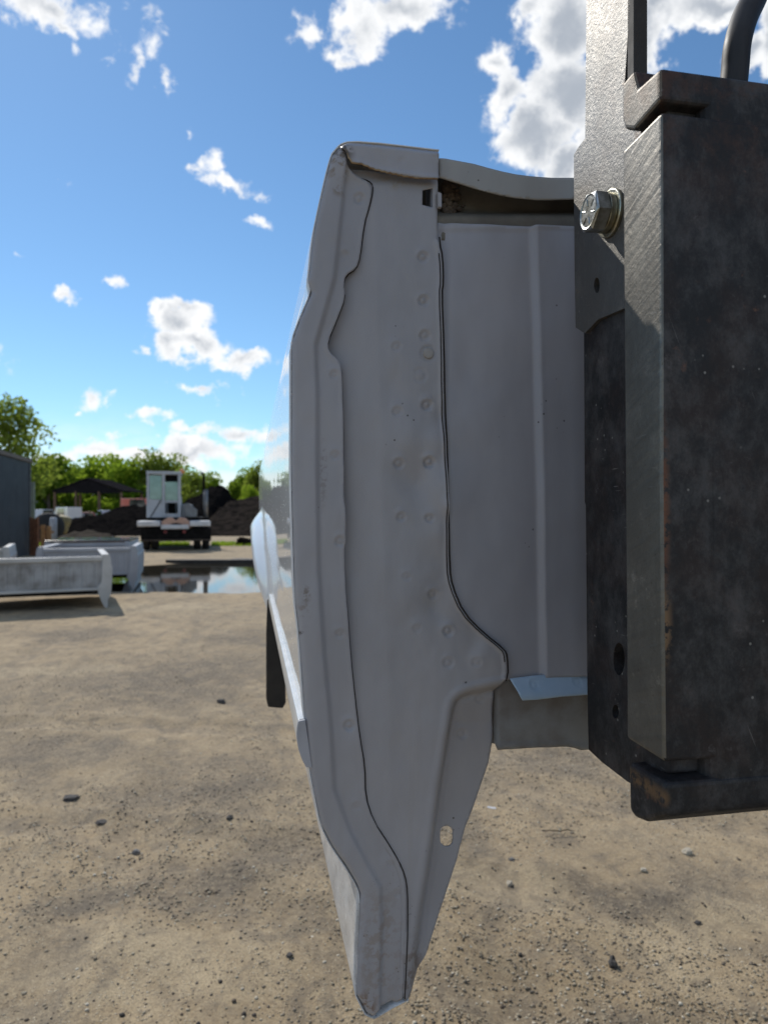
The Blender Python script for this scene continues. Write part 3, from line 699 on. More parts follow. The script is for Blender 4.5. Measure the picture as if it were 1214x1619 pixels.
# clutter by the corner of the blue building
M['rust'] = simple('rusty_brown_steel', (.20, .085, .04), (.12, .05, .025), 8, .85); M['ochre'] = simple('ochre_timber', (.36, .20, .08), (.25, .14, .06), 4, .8)
def clutter(name, px0, px1, ytop, Y, m, label, cat, nb=3):
    x0, x1 = at(px0, 0, Y)[0], at(px1, 0, Y)[0]; zt = at(0, ytop, Y)[2]; e = empty(name, ((x0+x1)/2, Y, 0)); tag(e, label, cat); wd = x1-x0
    for k in range(nb):
        a = -wd/2+wd*k/nb; MB().box((a, -.05, 0), (a+wd/nb*.62, .06, zt-.05*(k % 2))).obj('post', m, e)
    for zz in (.35, .7): MB().box((-wd/2, .062, zt*zz), (wd/2, .10, zt*zz+.09)).obj('crossbar', m, e)
    return e
clutter('steel_rack', 49, 63, 818, 25, M['rust'], 'rusty brown steel rack standing beside the blue building corner', 'rack')
clutter('timber_rack', 66, 84, 830, 27, M['ochre'], 'ochre timber posts right of the rusty steel rack', 'posts', 2)
clutter('door_frame', 50, 58, 762, 27.5, simple('pale_green_frame', (.20, .24, .19), None, 3, .7), 'pale green upright panel stuck out behind the building corner', 'frame', 1)
x, Y, _ = at(77, 0, 36); b_ = MB().lathe([(.02, -.45), (.62, -.42), (.78, -.25), (.78, .25), (.62, .42), (.02, .45)], 20, 1).obj('large_tyre', M['rubber'], None, smooth=True); b_.location = (x, Y, .8); b_.rotation_euler = (0, 0, .5)
tag(b_, 'big black machine tyre standing right of the building corner', 'tyre')
x, Y, _ = at(85, 0, 34); b_ = MB().lathe([(.02, 0), (.17, 0), (.17, 1.25), (.14, 1.32), (.02, 1.34)], 14).obj('bollard', simple('pale_bollard', (.42, .44, .48), None, 3, .6), None, smooth=True); b_.location = (x, Y, 0)
tag(b_, 'pale grey bollard right in front of the big tyre', 'bollard')
x, Y, _ = at(96, 0, 37); b_ = MB().lathe([(.02, 0), (.32, 0), (.33, .3), (.31, .33), (.33, .6), (.32, .9), (.02, .9)], 18).obj('drum', simple('mustard_drum', (.26, .21, .09), None, 3, .6), None, smooth=True); b_.location = (x, Y, .5); b_.rotation_euler = (.0, .35, 0)
tag(b_, 'tilted mustard drum right of the pale bollard', 'drum')

# ------------------------------------------------------------------ black heaps
M['heap'] = simple('black_mulch', (.007, .0065, .0065), (.016, .014, .013), 3, 1.0, rvar=0, Specular_IOR_Level=0.0, bump=.14, bscale=4)
M['heap_brown'] = simple('brown_black_mulch', (.016, .014, .012), (.04, .032, .027), 2, 1.0, rvar=0, Specular_IOR_Level=0.0, bump=.14, bscale=4)
def heap(name, crest, Y, depth, m, label, seed, cat='heap'):
    """crest: outline in (pixel x, pixel y of the top)"""
    xs = np.array([at(p[0], 0, Y)[0] for p in crest]); zs = np.array([max(0, at(0, p[1], Y)[2]) for p in crest]); nx, ny = 110, 60
    X = np.linspace(xs[0], xs[-1], nx); Zc = np.interp(X, xs, zs); Yg = np.linspace(-1, 1, ny)
    XX, YY = np.meshgrid(X, Yg); prof = np.clip(1-np.abs(YY)**1.15, 0, 1)
    n = fbm2(XX*1.2+seed, YY*depth*1.2+seed, seed, 5)-.5
    ZZ = Zc[None]*prof*(1+.12*n)+n*.55*sst(prof*4)*sst(Zc[None]/.5); ZZ = np.where(prof <= 0, -.12, ZZ)
    V = np.stack([XX.ravel(), (YY*depth+Y+.6*n).ravel(), ZZ.ravel()], 1); i = (np.arange(ny-1)[:, None]*nx+np.arange(nx-1)[None]).ravel()
    o = link(name, mesh(V, np.stack([i, i+1, i+nx+1, i+nx], 1), False), m); return tag(o, label, cat, None)
heap('mulch_heap', [(88, 855), (105, 838), (130, 818), (160, 814), (185, 806), (212, 800), (245, 797), (275, 800), (300, 815), (318, 838)], 57, 12, M['heap'], 'long low black mulch heap behind and left of the white cab', 41)
heap('mulch_heap', [(280, 850), (292, 800), (304, 787), (322, 782), (332, 772), (346, 769), (358, 775), (368, 792), (384, 822), (398, 838)], 61, 12, M['heap'], 'tallest pitch-black heap right behind the exhaust stack', 42)
heap('mulch_heap', [(340, 852), (356, 805), (368, 790), (385, 791), (402, 788), (430, 780), (470, 790), (520, 838)], 56, 11, M['heap_brown'], 'brown-black coarser heap on the right beside the truck bed', 43)
heap('dirt_mound', [(86, 860), (100, 846), (120, 838), (150, 842), (190, 852), (215, 860)], 33, 1.5, simple('dark_brown_soil', (.04, .03, .022), (.07, .055, .04), 2, .95, Specular_IOR_Level=.1, bump=.05, bscale=8), 'low brown soil mound in front of the long black heap', 44, 'mound')
# grass tufts at the foot of the heaps
r = np.random.default_rng(4); V = []; Fc = []
for k in range(2600):
    px = r.choice([r.uniform(60, 120), r.uniform(215, 300), r.uniform(335, 400)]); Y = r.uniform(32, 35.5); x = (px-CX)/F*Y; a = r.random()*3.14; s = r.uniform(.05, .16); c, q = math.cos(a)*.03, math.sin(a)*.03
    k0 = len(V); V += [(x-c, Y-q, 0), (x+c, Y+q, 0), (x+r.uniform(-.06, .06), Y, s)]; Fc.append((k0, k0+1, k0+2))
o = link('grass', mesh(V, Fc), M['leaf1']); o['kind'] = 'stuff'; o['label'] = 'thin green grass at the foot of the black heaps'; o['category'] = 'grass'

# timber beam lying in the puddle
M['beam'] = simple('wet_timber_top', (.20, .16, .13), (.12, .10, .085), 3, .7)
x0, y0 = G(262, 889.5)
bm_ = MB().box((0, 0, -.1), (4.6, .30, .085)).obj('timber_beam', simple('dark_wet_timber', (.035, .028, .022), (.06, .05, .04), 3, .7), bevel=.01); bm_.location = (x0, y0, 0); bm_.rotation_euler = (0, 0, .02)
tag(bm_, 'long dark squared timber lying across the puddle', 'beam')
bm_ = MB().box((0, 0, -.1), (4.0, .28, .075)).obj('timber_beam', M['beam'], bevel=.01); bm_.location = (x0+1.95, y0+.62, 0); bm_.rotation_euler = (0, 0, .01)
tag(bm_, 'shorter brown timber lying just behind the long dark one', 'beam')
x, Y = G(386, 862)
V, Fc = blob(2, 9, .7); o = link('rubble_lump', mesh(V*(.42, .3, .34), Fc), M['heap']); o.location = (x, Y, .16); tag(o, 'small black lump of rubble near the truck bed edge', 'rubble')

# ------------------------------------------------------------------ yard tractor with the white cab
YT = 29.5; M['cab'] = simple('dull_white_cab_paint', (.50, .52, .54), (.42, .44, .46), 3, .5); M['deck'] = simple('white_deck_plate', (.72, .72, .72), (.6, .6, .6), 4, .5)
M['cab_glass'] = simple('greenish_cab_glass', (.20, .34, .30), (.14, .26, .23), 3, .1, coat=1, rvar=.03); M['chassis'] = simple('black_chassis', (.008, .0075, .0075), (.016, .015, .014), 5, .9, Specular_IOR_Level=.1)
S_ = YT/F
trk = empty('yard_tractor', at(280, 868, YT)[:2]+(0,), R(15)); tag(trk, 'terminal tractor seen from behind with narrow white cab and orange beacon', 'tractor')
def L(px, py): return ((px-280)*S_, CAM_H+(CY-py)*S_)
def tbox(name, x0, y0_, x1, y1_, d0, d1, m, bevel=.012, parent=None):
    a = L(x0, y1_); b = L(x1, y0_); return MB().box((a[0], d0, a[1]), (b[0], d1, b[1])).obj(name, m, parent or trk, bevel=bevel)
# cab frame: posts, rails, door sheet below the window, roof
for (n, a) in (('cab_post', (234.6, 747, 238, 818)), ('cab_post', (257.6, 749, 262, 818)), ('cab_post', (281.5, 747, 286, 818))): tbox(n, *a, 0, .09, M['cab'])
tbox('cab_roof', 234, 745.5, 287, 750, -.02, 1.55, M['cab']); tbox('door_sheet', 238, 790, 257.6, 818, .01, .06, M['cab']); tbox('cab_sill', 262, 812, 281.5, 818, .01, .06, M['cab'])
tbox('window_rail', 262, 791.5, 281.5, 795, .01, .06, M['cab']); tbox('cab_side', 234.6, 750, 236, 818, .1, 1.5, M['cab']); tbox('cab_front', 236, 792, 285, 818, 1.45, 1.5, M['cab'])
tbox('cab_floor', 236, 815, 285, 818, .1, 1.45, M['chassis']); tbox('cab_side', 284.6, 785, 286, 818, .1, 1.5, M['cab'])
for (x0, y0_, x1, y1_) in ((239, 752, 257, 789.5), (262.6, 762, 281, 791)): tbox('window_pane', x0, y0_, x1, y1_, .03, .045, M['cab_glass'], 0)
tbox('window_pane', 262.6, 751, 281, 792, 1.42, 1.44, M['cab_glass'], 0)
tbox('seat', 266, 786, 277, 814, .5, .75, M['chassis'], .05); tbox('sun_visor', 262.6, 751, 281, 761, .2, .25, M['chassis'], .01)
a, b = L(256, 791), L(241, 817); MB().tube([(a[0], -.03, a[1]), (b[0], -.03, b[1])], .022, 6).obj('door_strut', M['chassis'], trk)
a = L(287.5, 748); MB().lathe([(.09, 0), (.11, .04), (.10, .14), (.06, .2), (.01, .21)], 14, 2, (a[0], .2, a[1])).obj('beacon', simple('orange_beacon', (.85, .26, .02), None, 4, .2, coat=1), trk, smooth=True)
tbox('engine_cover', 287, 797, 303, 818, .3, 1.8, M['cab'], .05); a, b, c_, d_ = L(290, 797), L(297, 795), L(311, 806), L(310, 818)
MB().prism([a, b, c_, d_, L(292, 818)], 1, .1, 1.6).obj('engine_hood', simple('grey_hood', (.26, .26, .25), None, 3, .6), trk, bevel=.04)
a, b = L(324, 819), L(324, 773); MB().tube([(a[0], .5, a[1]), (b[0], .5, b[1])], .10, 12).obj('muffler', simple('dull_muffler', (.24, .24, .24), None, 4, .45, .5), trk, smooth=True)
a, b, c_ = L(321, 776), L(321, 752), L(317.5, 745); MB().tube([(a[0], .5, a[1]), (b[0], .5, b[1]), (b[0]-.03, .5, b[1]+.1), (c_[0], .5, c_[1])], .055, 10).obj('exhaust_pipe', M['chassis'], trk, smooth=True)
for (x0, x1) in ((224, 257), (300, 331)):
    tbox('deck_plate', x0, 823, x1, 831.5, -1.2, .2, M['deck'], .05)
tbox('deck_plate', 258, 829, 299, 835.5, -1.2, -.9, M['deck'], .03)
hs = [L(258, 834), L(259, 824), L(267, 818), L(274, 817.5), L(279.5, 823), L(285, 817.5), L(293, 818.5), L(301, 825), L(302, 834), L(293, 834), L(288, 828), L(279.5, 826), L(272, 828), L(268, 834)]
MB().prism(hs, 1, -1.0, -.5).obj('coupling_plate', simple('tan_rusty_plate', (.62, .38, .27), (.50, .30, .21), 5, .7), trk, bevel=.03)
tbox('chassis_frame', 229, 834.5, 332, 851, -1.1, 4.0, M['chassis'], .04); tbox('cab_base', 234, 818, 330, 836, .0, 4.0, M['chassis'], .03)
tbox('bumper', 229, 851, 332, 854, -1.15, -1.0, simple('brown_bumper', (.07, .05, .035), None, 4, .7), .02)
for px in (264.6, 292): a = L(px, 839.5); MB().lathe([(.07, 0), (.075, .03), (.02, .045)], 14, 1, (a[0], -1.15, a[1])).obj('tail_light', simple('dim_red_lens', (.22, .015, .015), None, 4, .3), trk)
for px in (235.5, 248, 311, 324): a = L(px, 0); MB().lathe([(.18, -.13), (.44, -.15), (.50, -.08), (.50, .08), (.44, .15), (.18, .13)], 20, 0, (a[0], -.35, .5)).obj('wheel', M['rubber'], trk, smooth=True)

# ------------------------------------------------------------------ spare truck beds lying in the yard
OUT = [(535,231),(525,243),(521,254),(513,285),(501.8,336),(493.5,377),(488.6,430),(486.5,443),(492,461.5),(475,500),(460,540),(459.8,595),(459.7,756),(461.8,838),(465,945),(472,1000),(476,1061),(480.6,1130),(488.4,1213),(497,1258),(507,1305),(523,1338),(546,1371),(563,1400),(569,1416),(567,1464),(564,1520),(563,1575),(578,1606),(590,1612)]
INN = [(648,1580),(664,1543),(694,1473),(757,1289),(787,1186),(789,1130),(800,1070),(795,1027),(763,1001),(730,969),(713,928),(707,814),(700,600),(692,385),(692.5,282),(694,237),(668,234),(635,230),(599,226),(563,223.5),(545,224)]
prof_uv = [(bed_uvw(x, y)[0]+.095, bed_uvw(x, y)[2]+.52) for x, y in OUT+INN]
M['spare_wht'] = simple('weathered_white_bed', (.50, .49, .47), (.40, .39, .37), 1.6, .5, bump=0); M['spare_gry'] = simple('grey_bed_paint', (.38, .38, .395), (.31, .31, .33), 1.6, .5)
M['spare_strk'] = simple('streaked_bed_wall', (.38, .38, .38), (.19, .18, .165), 2.5, .6)
def spare_bed(px, Y, rot, m, mwall, label, length=2.0, cover=None, width=1.62, z=.0):
    x, y = (px-CX)/F*Y, Y; c, s = math.cos(rot), math.sin(rot); hw = width/2
    e = empty('spare_truck_bed', (x-c*hw, y-s*hw, z), rot); tag(e, label, 'truck bed', 'spare truck beds lying in the yard')
    for sg in (-1, 1):
        pl = [(sg*(hw-u), ww) for u, ww in prof_uv]
        MB().prism(pl, 1, 0, .04).obj('front_flange', m, e, bevel=.008)
        outer = [(sg*(hw-u), ww) for u, ww in prof_uv[:len(OUT)]]; inner = [(sg*(hw-u-.02), ww) for u, ww in prof_uv[:len(OUT)]][::-1]
        MB().prism(outer+inner, 1, .041, length).obj('side_panel', m, e, smooth=False)
        MB().box((min(sg*(hw-.155), sg*(hw-.05)), .041, .86), (max(sg*(hw-.155), sg*(hw-.05)), length, .885)).obj('side_rail', m, e, bevel=.008)
    wl_ = hw-.165
    MB().box((-wl_, .03, .34), (wl_, .045, .80)).obj('front_wall', mwall, e)
    for k in range(9): xx = -wl_+.08+k*(2*wl_-.16)/8; MB().prism([(xx-.03, .029), (xx-.02, .016), (xx+.02, .016), (xx+.03, .029)], 2, .36, .74).obj('wall_rib', mwall, e)
    MB().box((-wl_-.01, -.01, .79), (wl_+.01, .07, .865)).obj('top_rail', m, e, bevel=.012); MB().box((-wl_, .0, .30), (wl_, .09, .345)).obj('sill', m, e, bevel=.01)
    MB().box((-wl_, .1, .31), (wl_, length, .335)).obj('floor', mwall, e)
    for k in range(3): MB().box((-wl_, .3+k*.7, .22), (wl_, .4+k*.7, .308)).obj('crossmember', M['chassis'], e)
    if cover: MB().box((-hw+.02, -.0, .893), (hw-.02, length, .935)).obj('bed_cover', cover, e, bevel=.015)
    return e
spare_bed(178, 11.4, R(25), M['spare_wht'], M['spare_strk'], 'weathered white truck bed nearest on the left, its front wall streaked', 2.0, None, 2.0)
spare_bed(219, 14.2, R(16), M['spare_gry'], M['spare_gry'], 'grey truck bed right behind the weathered white one', 2.0, None, 1.95)
spare_bed(208, 16.4, R(14), M['spare_gry'], M['spare_gry'], 'truck bed with a black cover behind the grey one', 2.0, simple('glossy_black_cover', (.012, .012, .015), None, 3, .2, coat=1, rvar=.05), 1.95)
spare_bed(18, 13.8, R(25), M['spare_wht'], M['spare_wht'], 'white truck bed cut by the left edge behind the nearest one', 1.9, None, 1.6)

# ================================================================== THE HANGING TRUCK BED
bed = empty('truck_bed', (0, .7, CAM_H-WB), YAW)
tag(bed, 'large pale grey pickup truck bed held up close, its front corner towards us', 'truck bed')
VP = (395, 810)
# outer skin, one long extruded body side with a flared wheel arch
OUTS = smooth_line([(p[0]+.6, p[1]) for p in OUT[1:-2]], 1)
rail_top = [(694,238),(668,235),(635,231),(599,227),(565,224.6),(548,225.2),(538,229)]
prof_px = rail_top+OUTS+[(578,1604),(592,1610),(622,1592),(646,1580)]
pr = np.array([bed_uvw(x, y, .004) for x, y in prof_px])[:, [0, 2]]
seg = np.r_[0, np.cumsum(np.hypot(*np.diff(pr, axis=0).T))]; ns = 300; ss = np.linspace(0, seg[-1], ns)
PU, PW = np.interp(ss, seg, pr[:, 0]), np.interp(ss, seg, pr[:, 1])
LV = 2.34; vs_ = np.r_[np.linspace(.004, 1.0, 46)[:-1], np.linspace(1.0, 2.0, 70)[:-1], np.linspace(2.0, LV, 16)]
ARC_V, ARC_W = 1.56, -.49
UU, VV_ = np.meshgrid(PU, vs_); WW = np.meshgrid(PW, vs_)[0]; VV2 = VV_.copy()
rad = np.hypot(VV2-ARC_V, WW-ARC_W); outside_mask = (np.arange(ns) > 40)[None]
bump_ = .040*sst((.515-rad)/.075)*sst((WW+.36)/.24)
UU = UU-bump_*np.where(WW < .12, 1, 0)*outside_mask
UU = UU+(fbm2(VV2*3, WW*4, 61, 3)-.5)*.0012*sst(VV2/.1)
Vs = np.stack([UU.ravel(), VV2.ravel(), (WW+WB).ravel()], 1); n, k = UU.shape
i = (np.arange(n-1)[:, None]*k+np.arange(k-1)[None]).ravel(); Fq = np.stack([i, i+k, i+k+1, i+1], 1)
cr = np.hypot(Vs[Fq][:, :, 1].mean(1)-ARC_V, Vs[Fq][:, :, 2].mean(1)-WB-ARC_W); Fq = Fq[(cr > .40) | (Fq[:, 0] % k < 40)]
skin = link('side_panel', mesh(Vs, Fq, True), M['skin'], bed)
sm = skin.modifiers.new('solid', 'SOLIDIFY'); sm.thickness = .0012; sm.offset = 1
# wheel arch lip and wheelhouse
ua = float(np.interp(.2, np.linspace(0, 1, 2), [0, 0]))
th = np.linspace(R(10), R(170), 50); uside = bed_uvw(462, 838)[0]
mb = MB()
for a, b in zip(th[:-1], th[1:]):
    p = lambda a, u: (u+.06*float(sst((-.12-(ARC_W+.40*math.sin(a)))/.24)), ARC_V+.40*math.cos(a), ARC_W+.40*math.sin(a)+WB); mb.add([p(a, uside-.03), p(b, uside-.03), p(b, uside+.26), p(a, uside+.26)], [(0, 1, 2, 3)])
mb.obj('wheelhouse', M['dark_inner'], bed, smooth=True, normals=False)
# black splash guard ahead of the arch
v_ = 1.06; q = [bed_uvw(x, y, v_) for x, y in ((423, 948), (450, 948), (452, 1112), (447, 1120), (424, 1118), (421, 1105), (421, 1000))]
MB().prism([(a[0], a[2]+WB) for a in q], 1, v_, v_+.012).obj('splash_guard', M['black'], bed, bevel=.002)
# body moulding
q0 = bed_uvw(480, 1137); q1 = bed_uvw(491, 1215); cu = q0[0]+.0; zt, zb = q0[2]+WB, q1[2]+WB
sec = [(q0[0]+.002, zt)]
for k in range(9):
    a = k/8; sec.append((q0[0]+(q1[0]-q0[0])*a-.0095*math.sin(math.pi*(.12+.80*a))**.6, zt-.001+(zb-zt+.002)*a))
sec.append((q1[0]+.002, zb))
MB().prism(sec, 1, .0032, 1.07).obj('side_moulding', M['trim'], bed, smooth=False, bevel=.0012)
MB().prism([(a*.98+sec[5][0]*.02, b*.98+sec[5][1]*.02) for a, b in sec], 1, -.001, .003).obj('moulding_end_cap', M['trim_cap'], bed, bevel=.001)

# ---- front stampings
SEAM1 = smooth_line([(549,250),(550,259),(555,269),(569.4,278),(582.6,284),(589,293),(588.4,305.5),(584,325),(576,352),(569.7,406),(563.6,422.4),(548,431.5),(543.8,447),(547,468),(534.7,500.7),(519,537.7),(520,554),(537,568.6),(541,579),(542,600),(544,673),(545,756),(544,789),(547.4,805),(547.4,855),(545,863),(548,945),(550.7,969),(555,1038),(562,1107),(569,1167),(577,1213),(578,1262),(590,1299),(612,1332),(628,1358),(640,1384.5),(643.8,1411),(644,1463),(641.5,1513),(639,1579)], 1)
SEAM2 = smooth_line([(692.5,284),(691,344),(692.5,385),(697.4,406),(698.6,447),(696,463.6),(699.5,550),(700.6,632),(704.8,714.7),(706.8,813.6),(708.5,900),(713,927.7),(730.5,969),(762.8,1001.5),(795,1026.8),(799.7,1038),(800.7,1071),(788,1094),(786.8,1130),(789.6,1167),(787,1186)], 1)
LOW = [(781.5,1216),(756.8,1289),(743.6,1322),(730.4,1371),(712.3,1424),(711,1428),(694,1473.5),(677.7,1519.6),(664.5,1542.7),(653,1572),(648,1580.6)]
TIP = [(621.7,1592),(610,1597),(598.6,1603.6),(593.7,1610),(588.7,1612.5),(579,1605),(570,1589),(563,1575)]
FOLD = [(549,240),(545,300),(530,440),(500,545),(503,620),(503,750),(505,900),(514,1038),(523,1130),(527,1200),(530,1250),(556,1318),(588,1378),(603,1404),(605,1463),(602,1560)]
GUS = smooth_line([(820,1066),(800,1078),(765,1085),(735,1092),(722,1100),(712,1113),(703,1167),(693,1225),(682,1305),(674,1365),(664,1424),(655,1480),(648,1530),(640,1600)], 1)
SPOTS_P = [(668,406,1),(669,475,1),(671,530,1),(674,640,1.3),(677,731,1.5),(679,819,1.5),(685,940,1.2),(708,998,1.2),(754,1047,.6),(627,548,.8),(628,650,1),(630,733,1.1),(635,817,1.2),(643,912,.8),(660,993,.9),(708,1048,.6),(767,1111,1),(738,1169,.8)]
SPOTS_F = [(568,310,1),(547,400,1.2),(530,590,1.3),(531,719,.9),(538,856,.9),(539,1003,1),(552,1149,1),(566,1278,1),(621,1370,.9),(632,1416,1)]
def side_of(line, px, py):
    """signed distance, positive to the right of a line that runs down the picture"""
    d_ = seg_dist(px, py, line); ly = np.array([p[1] for p in line]); lx = np.array([p[0] for p in line]); o = np.argsort(ly)
    return d_*np.where(px > np.interp(py, ly[o], lx[o]), 1, -1)
def spots(px, py, S, dep=.0019):
    r_ = 0
    for (x, y, k) in S:
        hsh = math.sin(x*12.9+y*7.3)*.5+.5; k = k*(.7+.6*hsh); x += 2.2*(hsh-.5)
        d_ = np.hypot(px-x, py-y); d2 = np.hypot(px-x+1.5, py-y+5)
        r_ = r_-dep*k*sst((7.2+2.4*hsh-d_)/3.0)+dep*.5*k*sst((5.0-d_)/2.5)+dep*.7*k*np.exp(-(d2/9)**2)-.0005*k*np.exp(-(np.hypot(px-x, py-y)/22)**2)
    return r_
def rl_flange(px, py):
    dl = seg_dist(px, py, OUT+TIP[::-1]); r0 = 11.0
    edge = -np.where(dl < r0, (r0-np.sqrt(np.maximum(r0**2-(r0-np.minimum(dl, r0))**2, 0)))/F*.7*.9, 0)
    fd = side_of(FOLD, px, py)
    f_ = .0045*sst((fd+5)/9)*-1                                  # the strip right of the fold lies a little deeper
    top = .003*np.exp(-(np.hypot(px-548, py-262)/18)**2)
    seam = .0008*sst((7-seg_dist(px, py, SEAM1))/5)
    return edge+f_+top+seam+spots(px, py, SPOTS_F)+(fbm2(px/55, py/90, 5, 3)-.5)*.0032+(fbm2(px/14, py/30, 8, 2)-.5)*.0005
def rl_pillar(px, py):
    xc = np.interp(py, [260, 400, 600, 850, 1000, 1300], [592, 595, 600, 607, 612, 620]); left = np.clip(xc-px, 0, 90)
    fade = np.interp(py, [240, 320, 900, 1150, 1300], [.3, 1, 1, .45, .2])
    r_ = -(np.sqrt(left**2+9)-3)*.00019*fade
    gd = side_of(GUS, px, py); dep = np.interp(py, [1060, 1085, 1150, 1400, 1560], [.006, .012, .020, .018, .010])
    ty = sst((py-1066)/10)
    r_ = r_-dep*sst((gd+1)/20)*ty+.0012*np.exp(-((gd+5)/5)**2)*ty
    r_ = r_-.0022*np.exp(-((gd-17)/6)**2)*ty                                       # the groove at the foot of the channel wall
    for (x, y, rad_, a) in ((700,770,26,.0042),(668,770,20,-.0030),(690,700,18,.002),(702,660,14,-.002),(650,690,22,.0014),(640,760,18,-.0016),(690,840,20,.002),(745,1010,30,-.002),(645,930,26,.0012),(760,1040,15,.0012),(622,610,20,-.001),(690,960,18,-.0025),(706,800,10,.003)):
        r_ = r_+a*1.35*np.exp(-(np.hypot(px-x, (py-y)*.7)/rad_)**2)
    r_ = r_+.0020*sst((7-seg_dist(px, py, SEAM2))/6)*(py > 380)*(py < 1075)        # welted edge
    pl = np.hypot(px-677, py-558.5); r_ = r_-.0018*np.exp(-((pl-10)/1.6)**2)+.0006*sst((9-pl)/2)
    p2 = np.hypot(px-664, py-593); r_ = r_-.0007*np.exp(-((p2-9)/2)**2)*(px > 655)
    cap = -.004*sst((292-py)/16)
    return r_+cap+spots(px, py, SPOTS_P)+(fbm2(px/70, py/100, 15, 3)-.5)*.003+(fbm2(px/16, py/26, 18, 2)-.5)*.0006
# pillar under the flange overlap
pil = [(552,262),(620,272),(692.5,278)]+SEAM2[0:]+LOW[0:]+[(640,1583)]+[(x-9, y) for x, y in SEAM1[::-1] if 300 < y < 1560]+[(560, 300)]
rect_hole = [(668.3,300),(683.6,297),(684,327.5),(667.8,323.7)]
slot = []
for k in range(16):
    a = math.pi*k/15; slot.append((713.6+10.2*math.cos(a), 1328.5-10*math.sin(a)))
for k in range(16):
    a = math.pi+math.pi*k/15; slot.append((713.6+10.2*math.cos(a), 1341.5-10*math.sin(a)))
slit = [(682.0, 1309), (684.2, 1318), (683.4, 1332), (681.2, 1341), (680.6, 1330), (681.2, 1316)]
sheet('corner_pillar', pil, M['paint'], bed, .004, rl_pillar, [rect_hole, slot], 3.4, .0016)
flg = [(549,240),(541,232),(535,231)]+OUT[1:-2]+TIP[::-1]+[(636,1586)]+SEAM1[::-1]
sheet('front_flange', flg, M['paint'], bed, -.0005, rl_flange, [], 3.4, .0013)
# dark tubes painting the shadow gap along the overlapping edges
def bead(name, line, v, r_, m, relief=None):
    pts = []
    for x, y in dens_line(line, 5):
        p = bed_uvw(x, y, v); dv = float(relief(np.array([x]), np.array([y]))[0]) if relief else 0; pts.append((p[0], p[1]-dv, p[2]+WB))
    return MB().tube(pts, r_, 6).obj(name, m, bed, smooth=True)
bead('seam_gap', [(x+.8, y) for x, y in SEAM1[4:]], .0030, .0006, M['seam'], rl_pillar)
bead('seam_gap', [(x+2.4, y) for x, y in SEAM2[4:-8]], .0032, .0009, M['seam'])
# gap line a hair inside the pillar edge, as the hem shows twice
bead('hem_line', [(x-3.0, y) for x, y in SEAM2[6:-10]], .0035, .0006, M['seam'], lambda a, b: rl_pillar(a, b)+.0001)
pc = bed_uvw(677, 558.5, .004); pr_ = 8.6/F*.7
MB().lathe([(pr_, .001), (pr_, -.0012), (pr_*.88, -.0016), (.0005, -.0013)], 28, 1, (pc[0], pc[1]-float(rl_pillar(np.array([690.]), np.array([558.5]))[0]), pc[2]+WB)).obj('hole_plug', simple('warm_grey_plug', (.37, .35, .34), (.33, .31, .29), 60, .6), bed, smooth=True)
# top cap with the torn rusty lower edge
CAPB = [(691,283.3),(660,281.7),(638.6,278.4),(612,273.4),(589,267.7),(571,260),(556,258),(551,248),(549,241)]
cap = [(541,232),(539,228.5),(545,225),(553,223),(567,223.5),(599,226),(635,230),(668,234),(694,236.6),(693,282)]+CAPB[0:]
def rl_cap(px, py): return -.004*sst((8-seg_dist(px, py, cap[1:9]))/8)+.0006*(fbm2(px/9, py/9, 4, 2)-.5)-.001*np.exp(-(np.hypot(px-633, py-255)/6)**2)+.002*np.exp(-((py-np.interp(px,[550,600,690],[255,270,283]))/5)**2)
sheet('top_cap', cap, M['paint'], bed, -.0045, rl_cap, [], 3.0, .0014)
bead('torn_edge', [(x, y+.8+.8*math.sin(x*.7)) for x, y in dens_line(CAPB, 4)], -.0040, .0010, M['rust_edge'], rl_cap)
p = [bed_uvw(x, y, .001) for x, y in ((691,304),(697.5,307),(697.6,329),(692,328))]
MB().prism([(a[0], a[2]+WB) for a in p], 1, -.001, .004).obj('small_tab', M['paint'], bed, bevel=.0006)
MB().box((bed_uvw(660,0)[0], .03, bed_uvw(0,340)[2]+WB), (bed_uvw(695,0)[0], .034, bed_uvw(0,285)[2]+WB)).obj('pillar_backing', M['mud'], bed)

# bulkhead wall with its pressed rib, running on behind the forklift
XR = 1990
wall = [(692,352.3),(694.5,352.3),(760,355.6),(838,359.4),(907,362.3),(1000,365.5),(XR,398),(XR,1032),(1000,1065),(929,1067),(860,1070),(802,1075),(780,1040),(740,1000),(705,950),(698,900),(690,800),(688,600),(684,500),(684,400)]
def rl_wall(px, py):
    xr = np.interp(py, [360, 467, 595, 756, 950, 1060], [841.5, 845.7, 849.5, 853, 855.5, 858])
    r_ = .0055*sst((px-xr+4)/8)+.0014*np.exp(-((px-xr)/4)**2)
    r_ = r_-.0022*np.exp(-((px-702)/7)**2)
    r_ = r_+.002*np.exp(-(np.hypot(px-722, (py-790)*.6)/22)**2)-.0012*np.exp(-(np.hypot(px-735, (py-600)*.4)/30)**2)
    return r_+(fbm2(px/110, py/130, 25, 3)-.5)*.005+.0015*sst((368-py)/8)
sheet('front_wall', wall, M['paint_wall'], bed, .0075, rl_wall, [], 4.2, .0015, box=(680, 960))
